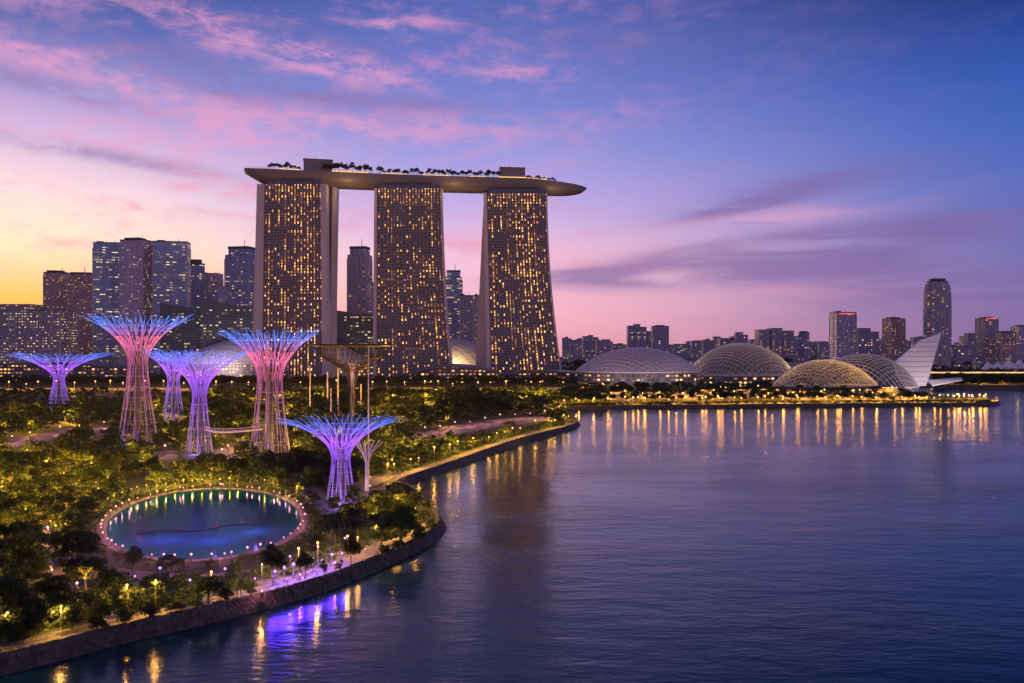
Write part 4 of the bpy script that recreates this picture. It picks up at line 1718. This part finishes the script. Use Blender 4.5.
for px, py, r_ in ((62, 622, 21), (128, 612, 17), (4, 612, 24), (52, 603, 18), (112, 600, 15), (180, 592, 10), (235, 578, 9), (4, 645, 20), (72, 630, 12), (20, 570, 20), (150, 592, 10), (95, 582, 13), (22, 618, 18), (196, 588, 9)):
    put('broad', px, py, r_, 'among the trees on the near left bank')
for px, py, r_, kd in ((124, 626, 11, 'bright'), (150, 619, 10, 'dull'), (176, 613, 9, 'broad'), (196, 609, 9, 'bright'), (226, 601, 8, 'dull'), (252, 596, 7, 'bright'), (98, 631, 11, 'dull'), (160, 584, 8, 'dull'), (120, 592, 10, 'broad'), (232, 584, 7, 'umbrella')):
    put(kd, px, py, r_, 'on the lawn strip below the pond', hs=.9)
for px, py, r_, kd in ((309, 517, 7, 'dull'), (322, 531, 9, 'broad'), (333, 512, 8, 'bright'), (313, 503, 8, 'dull'), (346, 524, 11, 'dull'), (366, 519, 11, 'broad'), (386, 526, 12, 'bright'), (353, 505, 9, 'bright'), (377, 507, 10, 'dull'), (398, 514, 10, 'broad'), (318, 546, 9, 'dull'), (346, 542, 12, 'broad'), (327, 494, 7, 'bright'), (392, 500, 8, 'dull'), (424, 521, 7, 'bright'), (431, 531, 6, 'dull'), (419, 541, 7, 'dull'), (408, 533, 9, 'bright'), (427, 509, 6, 'bright'), (416, 503, 7, 'dull'), (407, 498, 7, 'broad'), (384, 556, 6, 'dull'), (398, 550, 7, 'broad')):
    put(kd, px, py, r_, 'between the pond and the tip of the point', hs=.9)
put('bright', 412, 515, 9, '', 'pale green tree at the tip of the point beside the lamps')


def in_poly(x, y, poly):
    c = False
    j = len(poly) - 1
    for i in range(len(poly)):
        xi, yi, xj, yj = poly[i].x, poly[i].y, poly[j].x, poly[j].y
        if (yi > y) != (yj > y) and x < (xj - xi) * (y - yi) / (yj - yi) + xi:
            c = not c
        j = i
    return c


sh_np = np.array([(p.x, p.y) for p in shore])
bases = [(o.location.x, o.location.y, 9 if 'wide flat' in o['label'] else 7) for o in C.objects if o.name.startswith('tree_tower')]


def free(x, y, r, pond=1.0):
    if not in_poly(x, y, top_poly):
        return False
    if np.min(np.hypot(sh_np[:, 0] - x, sh_np[:, 1] - y)) < 8.0 + r * .45:
        return False
    pu, pv = pond_uv(x, y)
    if (pu / (PA + 2.6 + r * .9)) ** 2 + (pv / (PB + 3 + r * .9)) ** 2 < 1:
        return False
    px_, py_ = 512 + x / y * F, HY + 47.5 * F / y
    for bx, by, br_ in bases:
        if abs(px_ - 512 - bx / by * F) < (br_ + r * .8) / by * F and by - .11 * by < y < by + br_ + r * .4:
            return False
    if r > 1.6 and ((105 < px_ < 335 and 545 < py_ < 612) or (296 < px_ < 345 and 500 < py_ < 565) or (300 < px_ < 410 and 555 < py_)):
        return False
    for q in path_polys:
        if in_poly(x, y, q):
            return False
        if r > 1.6 and q is not path_polys[0] and any(in_poly(x * f, y * f, q) for f in (1.04, 1.08, 1.12)):
            return False
    return True


ROADS = [1015.0]


def where_of(px, py):
    if py > 600:
        return 'on the near lawn at bottom left'
    if py > 560 and px < 110:
        return 'left of the round pond'
    if px > 300 and py > 500:
        return 'on the point right of the pond'
    if px < 110 and py > 480:
        return 'in the dense grove left of the pond'
    if py > 462 and px < 300:
        return 'in the dark belt behind the pond'
    if px > 400 and py > 430:
        return 'along the second bank of the bay'
    if px > 290:
        return 'in the garden right of the tree towers'
    return 'in the garden around the tree towers'


cand = []
rg = random.Random(11)
for k in range(26000):
    D = math.sqrt(rg.uniform(125 ** 2, 960 ** 2))
    px = rg.uniform(-25, 600)
    x = X(px, D)
    cand.append((D, x))
cand.sort()
grid = {}


def near_ok(x, y, r):
    cx, cy_ = int(x // 20), int(y // 20)
    for i in range(cx - 1, cx + 2):
        for j in range(cy_ - 1, cy_ + 2):
            for (a, b_, q) in grid.get((i, j), ()):
                if math.hypot(a - x, b_ - y) < .72 * (q + r):
                    return False
    return True


def grid_add(x, y, r):
    grid.setdefault((int(x // 20), int(y // 20)), []).append((x, y, r))


for t in trees:
    grid_add(*t)
far_list = []
grove = []
count = len(trees)
lamp_gap = random.Random(5)
for D, x in cand:
    big = mnoise.noise(Vector((x * .02, D * .02, 0)))
    r = (2.1 + D * .0060) * rg.uniform(.55, 1.4) * (1 + .25 * big)
    if mnoise.noise(Vector((x * .035, D * .03, 5))) < -.24:
        continue                            # glades, where the lamps light the lawn
    if not near_ok(x, D, r) or not free(x, D, r):
        continue
    if 890 < D < 1060 or (830 < D and r > 6.5):
        continue
    grid_add(x, D, r)
    grove.append((x, D, r))
    py = HY + (CAMH - LAND) * F / D
    px = 512 + x / D * F
    if count < 285:
        u = rg.random()
        kind = 'broad' if u < .42 else 'dull' if u < .68 else 'bright' if u < .86 else 'slim' if u < .955 else 'palm'
        place_tree(kind, Vector((x, D, LAND)), r, where_of(px, py), hs=.82)
        count += 1
    else:
        far_list.append((x, D, r))

# the far part of the garden: one mass of crowns
fv = [crown_mesh(100 + k, 1.0, 1.5, 130, .17, 8, .25) for k in range(6)]
buf = []
nr = np.random.default_rng(4)
for (x, y, r) in far_list:
    a = nr.uniform(0, 6.28)
    v = fv[nr.integers(6)] * (r * nr.uniform(.85, 1.15))
    ca, sa = math.cos(a), math.sin(a)
    w = np.stack([v[:, 0] * ca - v[:, 1] * sa + x, v[:, 0] * sa + v[:, 1] * ca + y, v[:, 2] * .85 + LAND], 1)
    buf.append(w)
# hedges of trees beyond the road, round the domes and on the far shores
for (pl, pr, d0, d1, num, rmin, rmax) in ((-20, 575, 1070, 1150, 330, 5, 9), (560, 905, 830, 1040, 240, 4, 6.5), (560, 600, 1200, 1500, 40, 7, 11), (936, 1060, 1085, 1240, 190, 5, 9), (900, 1060, 1290, 1380, 90, 7, 11), (560, 1060, 1500, 2200, 160, 9, 15), (-30, 600, 640, 840, 90, 4, 6)):
    for k in range(num):
        y = nr.uniform(d0, d1)
        x = X(nr.uniform(pl, pr), y)
        r = nr.uniform(rmin, rmax)
        if not in_poly(x, y, top_poly) or np.min(np.hypot(sh_np[:, 0] - x, sh_np[:, 1] - y)) < 12:
            continue
        v = fv[nr.integers(6)] * r
        a = nr.uniform(0, 6.28)
        ca, sa = math.cos(a), math.sin(a)
        buf.append(np.stack([v[:, 0] * ca - v[:, 1] * sa + x, v[:, 0] * sa + v[:, 1] * ca + y, v[:, 2] * .85 + LAND], 1))
o = bpy.data.objects.new('far_woods', quads_mesh('far_woods', np.concatenate(buf), M['leaf']))
C.objects.link(o)
tag(o, 'dense far tree cover of the gardens and shores', 'woods', kind='stuff')

# low shrubs and ground cover between the near trees
buf = []
for k in range(1500):
    D = math.sqrt(nr.uniform(125 ** 2, 430 ** 2))
    x = X(nr.uniform(-20, 480), D)
    r = nr.uniform(.6, 1.5) * (.6 + D / 400)
    if not free(x, D, r):
        continue
    v = fv[nr.integers(6)] * r
    a = nr.uniform(0, 6.28)
    ca, sa = math.cos(a), math.sin(a)
    buf.append(np.stack([v[:, 0] * ca - v[:, 1] * sa + x, v[:, 0] * sa + v[:, 1] * ca + D, v[:, 2] * .6 - r * .15 + LAND], 1))
for k in range(420):
    t = nr.uniform(0, 6.283)
    if -2.6 < t - 6.283 + .4 < -.9 and nr.random() < .7:
        continue
    o_ = nr.uniform(3.0, 7.5)
    q = pond_pt(PA + o_, PB + o_ * 1.1, t, LAND)
    r = nr.uniform(.5, 1.25)
    v = fv[nr.integers(6)] * r
    buf.append(v * np.array([1, 1, .7]) + np.array([q.x, q.y, LAND - r * .15]))
for (i0, i1, o0, o1, num, h0, h1) in ((KB + 2, K2 - 3, 6, 12, 420, 1.6, 3.0), (KA + 3, K1 - 2, 8.5, 20, 300, 1.0, 2.2), (0, K0 - 3, 8.3, 17, 460, .6, 1.5)):
    for k in range(num):
        t = nr.uniform(i0, i1)
        i = int(t)
        a_, c_ = shore[i], shore[i + 1]
        tg = (c_ - a_).normalized()
        q = a_.lerp(c_, t - i) + Vector((-tg.y, tg.x, 0)) * nr.uniform(o0, o1)
        if not in_poly(q.x, q.y, top_poly):
            continue
        r = nr.uniform(h0, h1)
        v = fv[nr.integers(6)] * r
        a = nr.uniform(0, 6.28)
        ca, sa = math.cos(a), math.sin(a)
        buf.append(np.stack([v[:, 0] * ca - v[:, 1] * sa + q.x, v[:, 0] * sa + v[:, 1] * ca + q.y, v[:, 2] * .7 - r * .15 + LAND], 1))
o = bpy.data.objects.new('undergrowth', quads_mesh('undergrowth', np.concatenate(buf), M['leaf2']))
C.objects.link(o)
tag(o, 'low shrubs and ground cover between the garden trees', 'shrubbery', kind='stuff')

# trees in a row on the far waterfront, small but countable
for k in range(46):
    px = 575 + (930 - 575) * (k + rg.uniform(-.3, .3)) / 46
    D = rg.uniform(765, 800)
    place_tree('broad' if k % 3 else 'bright', Vector((X(px, D), D, LAND)), rg.uniform(3.0, 4.6), 'in the lamp lit row on the far waterfront')
# planting on the rooftop park
for (px0, px1, num, r) in ((324, 371, 11, 4.6), (268, 302, 11, 2.8), (376, 430, 18, 2.9), (452, 498, 12, 4.0), (524, 556, 11, 2.4), (430, 452, 7, 3.0)):
    for k in range(num):
        sx = (px0 + (px1 - px0) * (k + .5) / num + rg.uniform(-1, 1) - 244.5) / 342
        q = park_pt(sx, rg.uniform(-.9, -.6), .9) + Vector((S0.x, S0.y, ZD))
        place_tree('umbrella' if r > 2.5 else 'broad', q, r * rg.uniform(.85, 1.45), 'on the rooftop park deck')

# ------------------------------------------------------------------ lamps


def lamp_proto(name, cat, h, rad, glass, light, color, lrad, shaded=False):
    e = bpy.data.objects.new(name, None)
    C.objects.link(e)
    e['category'] = cat
    b = MB()
    b.tube([(0, 0, 0), (0, 0, h)], .09 if h > 2 else .12, 6, r2=.06 if h > 2 else .12)
    b.lathe([(.2, 0), (.2, .3), (.1, .4)], 8)
    b.build('post', M['pole'], e)
    b = MB()
    b.lathe([(.02, h), (rad * .8, h + rad * .5), (rad, h + rad), (rad * .75, h + rad * 1.5), (.02, h + rad * 2)], 10)
    b.build('lamp_glass', M[glass], e, smooth=True)
    if light:
        (shaded_light if shaded else point_light)(e, (0, -rad * 1.6 - lrad if shaded else 0, h + rad * .5 if shaded else h + rad * 2 + .35 + lrad), light, color, lrad)
    return e


LP = {}
LRG = random.Random(21)


def lamp(kind, loc, label, group, spec):
    if kind not in LP:
        e = lamp_proto(*spec)
        e.location = loc
        tag(e, label, None, group)
        LP[kind] = e
        return e
    return copy_tree(LP[kind], loc, 0, LRG.uniform(.75, 1.25), label, group)


AC = (1.0, .48, .09)
S_QUAY = ('lamp_post', 'lamp post', 4.6, .22, 'amber', 5500, AC, .2, True)
S_BANK = ('lamp_post', 'lamp post', 5.0, .32, 'amber', 5000, AC, .2, True)
S_FAR = ('lamp_post', 'lamp post', 4.2, .55, 'amber', 22000, (1, .40, .05), .4, True)
S_PINK = ('pink_lantern', 'lantern', 1.0, .22, 'pink', 420, (1.0, .30, .34), .1)
S_GARD = ('garden_lantern', 'lantern', 2.4, .18, 'amber_soft', 3600, (1.0, .54, .05), .12)
S_GARDF = ('garden_lantern', 'lantern', 3.2, .55, 'amber_soft', 16000, (1.0, .52, .05), .3)
S_DOT = ('garden_lantern', 'lantern', 2.2, .26, 'amber', 900, (1.0, .52, .06), .1)
S_ROAD = ('street_lamp', 'street lamp', 7.0, .7, 'amber', 30000, (1.0, .38, .05), .4, True)
S_VIO = ('added_flood', 'added lamp', 3.0, .25, 'violet', 700, (.42, .20, 1.0), .15)  # added lamps in place of violet light cast by the tree towers
S_VIOW = ('added_flood', 'added lamp', 2.2, .3, 'violet', 1300, (.07, .015, 1.0), 1.0, True)  # added lamps that give the bay its violet reflection

for px, py in [(30, 654), (88, 636), (143, 626), (178, 616), (232, 604), (287, 590), (323, 578.5), (338, 573.5), (366, 562), (394, 549), (408, 541), (425, 532), (434, 526.5), (418, 536), (380, 556), (-20, 668)]:
    p = L(px, py)
    k = min(range(n), key=lambda k: (shore[k] - p).length)
    q = walk_b[k]
    lamp('quay', Vector((q.x, q.y, LAND)), 'slim amber lamp post on the walk of the near sea wall', 'lamp posts along the near sea wall', S_QUAY)
for k in range(17):
    i = KA + 2 + int((K1 - KA - 3) * k / 16)
    q = offset_line(shore, 6.6, LAND)[i]
    lamp('bank', q, 'small amber lamp post on the walk along the second bank', 'lamp posts along the second bank', S_BANK)
for k in range(70):
    i = KB + 2 + (K2 - KB - 2) * k / 69
    q = offset_line(shore, 14 + 12 * (k % 2), LAND)[int(i)]
    lamp('far', q + Vector((rg.uniform(-4, 4), rg.uniform(0, 3), 0)), 'amber lamp along the far waterfront below the domes', 'lamps along the far waterfront', S_FAR)
for k in range(52):
    a = 2 * math.pi * (k + rg.uniform(-.42, .42)) / 52
    p = pond_pt(PA + 1.2, PB + 1.4, a, LAND + .22)
    lamp('pink', p, 'pink lantern on the ring walk round the pond', 'pink lanterns round the pond', S_PINK)
for px, py in [(225, 585), (255, 592), (290, 572), (318, 560), (345, 552), (372, 545), (135, 590), (105, 578), (190, 596), (160, 586), (60, 560), (48, 540)]:
    lamp('violet', L(px, py), 'added violet lamp on the plaza, standing in for tree tower light', 'added violet lamps on the plaza', S_VIO)
for px, py in [(306, 592), (316, 589), (326, 585), (335, 582), (344, 579), (353, 575), (362, 571), (372, 567)]:
    p = L(px, py)
    k = min(range(n), key=lambda k: (shore[k] - p).length)
    q = offset_line(shore, 6.2, LAND)[k]
    lamp('viow', q, 'added violet lamp behind the sea wall for the glow on the water', 'added violet lamps behind the sea wall', S_VIOW)
for px, py in [(77, 590), (110, 593), (63, 545), (52, 575), (335, 569), (300, 580), (365, 553), (262, 597), (388, 487), (370, 490), (402, 478), (345, 487)]:
    lamp('pink', L(px, py), 'pink lantern along the paved garden paths', 'pink lanterns along the garden paths', S_PINK)
for px, py in [(12, 443), (30, 439), (60, 434), (80, 429), (104, 428), (228, 453), (222, 458), (165, 455), (238, 447)]:
    lamp('pinkf', L(px, py), 'rose lamp beside a paved garden path', 'rose lamps beside the garden paths', ('rose_lamp', 'lamp post', 3.0, .4, 'pink', 3600, (1.0, .38, .40), .3))
for px, py in [(425, 434), (440, 432), (455, 428), (470, 426), (485, 424), (500, 421), (515, 419), (530, 418), (545, 417)]:
    lamp('pinkf', L(px, py), 'rose lamp on the crowded terrace of the second bank', 'rose lamps on the second bank terrace', ('rose_lamp', 'lamp post', 3.0, .5, 'pink', 2600, (1.0, .38, .34), .4))
# the row of warm lights behind the pond
for k in range(24):
    a = math.pi * (.16 + .68 * k / 23)
    p = pond_pt(PA + 6 + rg.uniform(0, 2), PB + 6.5 + rg.uniform(0, 3), a, LAND)
    lamp('gard', p, 'yellow lantern under the trees behind the pond', 'yellow lanterns behind the pond', S_GARD)
# lanterns in the groves
S_G1 = ('garden_lantern', 'lantern', 2.6, .16, 'amber_soft', 5500, (1.0, .47, .04), .1)
S_G2 = ('garden_lantern', 'lantern', 3.4, .22, 'amber_soft', 9000, (1.0, .46, .04), .12)
S_G3 = ('garden_lantern', 'lantern', 4.6, .40, 'amber_soft', 38000, (1.0, .45, .04), .2)
near_t = [t for t in grove if t[1] < 330]
mid_t = [t for t in grove if 330 <= t[1] < 560]
far_t = [t for t in grove if t[1] >= 560]
for lst, cap_, spec, kk in ((near_t, 92, S_G1, 'g1'), (mid_t, 112, S_G2, 'g2'), (far_t, 70, S_G3, 'g3')):
    pick = [t for t in lst if mnoise.noise(Vector((t[0] * .02, t[1] * .016, 9))) > (-.05 if kk == 'g1' else -.3)]
    rg.shuffle(pick)
    for (x, D, r) in pick[:cap_]:
        q = Vector((x + rg.uniform(-.5, .5) * r, D - r * rg.uniform(.62, .95), LAND))
        if not free(q.x, q.y, .1):
            continue
        w = where_of(512 + q.x / q.y * F, HY + 47.5 * F / q.y)
        lamp(kk, q, f'yellow lantern before a tree {w}' if kk != 'g3' else 'yellow lantern in the far garden below the hotel towers', f'yellow lanterns {w}' if kk != 'g3' else 'yellow lanterns in the far garden', spec)
b = MB()
b.face([(X(-60, 1015), 1000, LAND + .06), (X(600, 1015), 1000, LAND + .06), (X(600, 1030), 1030, LAND + .06), (X(-60, 1030), 1030, LAND + .06)])
tag(b.build('road', M['road']), kind='structure')
for k in range(34):
    px = -12 + 590 * (k + rg.uniform(-.3, .3)) / 34
    if 250 < px < 330 and k % 2:
        continue
    D = rg.choice((1003, 1032))
    lamp('road', Vector((X(px, D), D, LAND)), 'amber street lamp on the road behind the gardens', 'street lamps on the road behind the gardens', S_ROAD)
for k in range(64):
    px = rg.uniform(940, 1040) if k < 8 else rg.uniform(580, 905)
    D = rg.uniform(1115, 1200) if k < 8 else rg.uniform(815, 1020)
    lamp('far', Vector((X(px, D), D, LAND)), 'amber lamp among the trees beneath the domes' if k >= 8 else 'amber lamp among the trees of the shore below the bridge', 'lamps among the trees beneath the domes' if k >= 8 else 'lamps below the bridge', S_FAR)

# floating boom, and violet lamps added over the pond to tint its water
bo = empty('floating_boom', (PC.x, PC.y, LAND + .06), 'dark floating boom lying across the pond', 'boom', None, PTH)
b = MB()
pts = [(-17 + 30 * k / 14, -17 + 2.2 * math.sin(k * .7) + .25 * k, .12) for k in range(15)]
b.tube(pts, .12, 6)
b.build('float_line', M['darksteel'], bo)
b = MB()
for k in (2, 5, 9, 12):
    x, y, z = pts[k]
    b.lathe([(.45, z), (.45, z + .5), (.12, z + .6), (.1, z + 1.4), (.02, z + 1.5)], 8, x, y)
b.build('buoys', M['darksteel'], bo)
for (x, y, en, c) in ((-10, -27, 4800, (.42, .08, 1)), (2, -32, 4200, (.28, .10, 1)), (12, -24, 4000, (.6, .14, .9))):
    point_light(bo, (x, y, 4.5), en, c, .1)

# railing along the near sea wall
rl = empty('sea_railing', (0, 0, 0), 'thin metal railing on top of the near sea wall', 'railing')
b, b2 = MB(), MB()
ln = offset_line(shore, 2.4, LAND + .35)[:K0]
for dz_ in (.55, 1.05):
    b.tube([p + Vector((0, 0, dz_)) for p in ln], .04, 4)
b.build('handrail', M['pole'], rl)
acc = 0
for a, c in zip(ln[:-1], ln[1:]):
    d = (c - a).length
    m_ = max(1, int(d / 2.2))
    for q in range(m_):
        p = a.lerp(c, q / m_)
        b2.tube([p, p + Vector((0, 0, 1.05))], .045, 4)
b2 = b2.build('balusters', M['pole'], rl)
b2['kind'] = 'stuff'

# small pavilions and benches in the garden
for k, (px, py, w, lab) in enumerate(((118, 617, 1.1, 'pale bench beside the sea walk near the bottom left'), (112, 622, 1.2, 'pale low kiosk bench on the sea walk near the bottom left'))):
    e = empty('bench', L(px, py), lab, 'bench', None, R(18))
    b = MB()
    b.box(-w, w, -.4, .4, .42, .55)
    b.build('seat', M['concrete'], e)
    b = MB()
    b.box(-w, w, .4, .5, .56, 1.0)
    b.build('backrest', M['concrete'], e)
    for sx in (-1, 1):
        b = MB()
        b.box(sx * w * .8 - .1, sx * w * .8 + .1, -.35, .35, 0, .42)
        b.build('leg', M['pole'], e)

# ------------------------------------------------------------------ evening haze over the whole place
if HAZE:
    m, g = mat('evening_air')
    pv = g.n('ShaderNodeVolumePrincipled')
    pv.inputs['Color'].default_value = rgb(.86, .80, .95)
    pv.inputs['Density'].default_value = .000016
    pv.inputs['Anisotropy'].default_value = 0.2
    finish(g, None, pv.outputs[0])
    b = MB()
    b.box(-5400, 5400, -400, FARY + 200, -2.0, 345)
    tag(b.build('haze', m), kind='stuff')
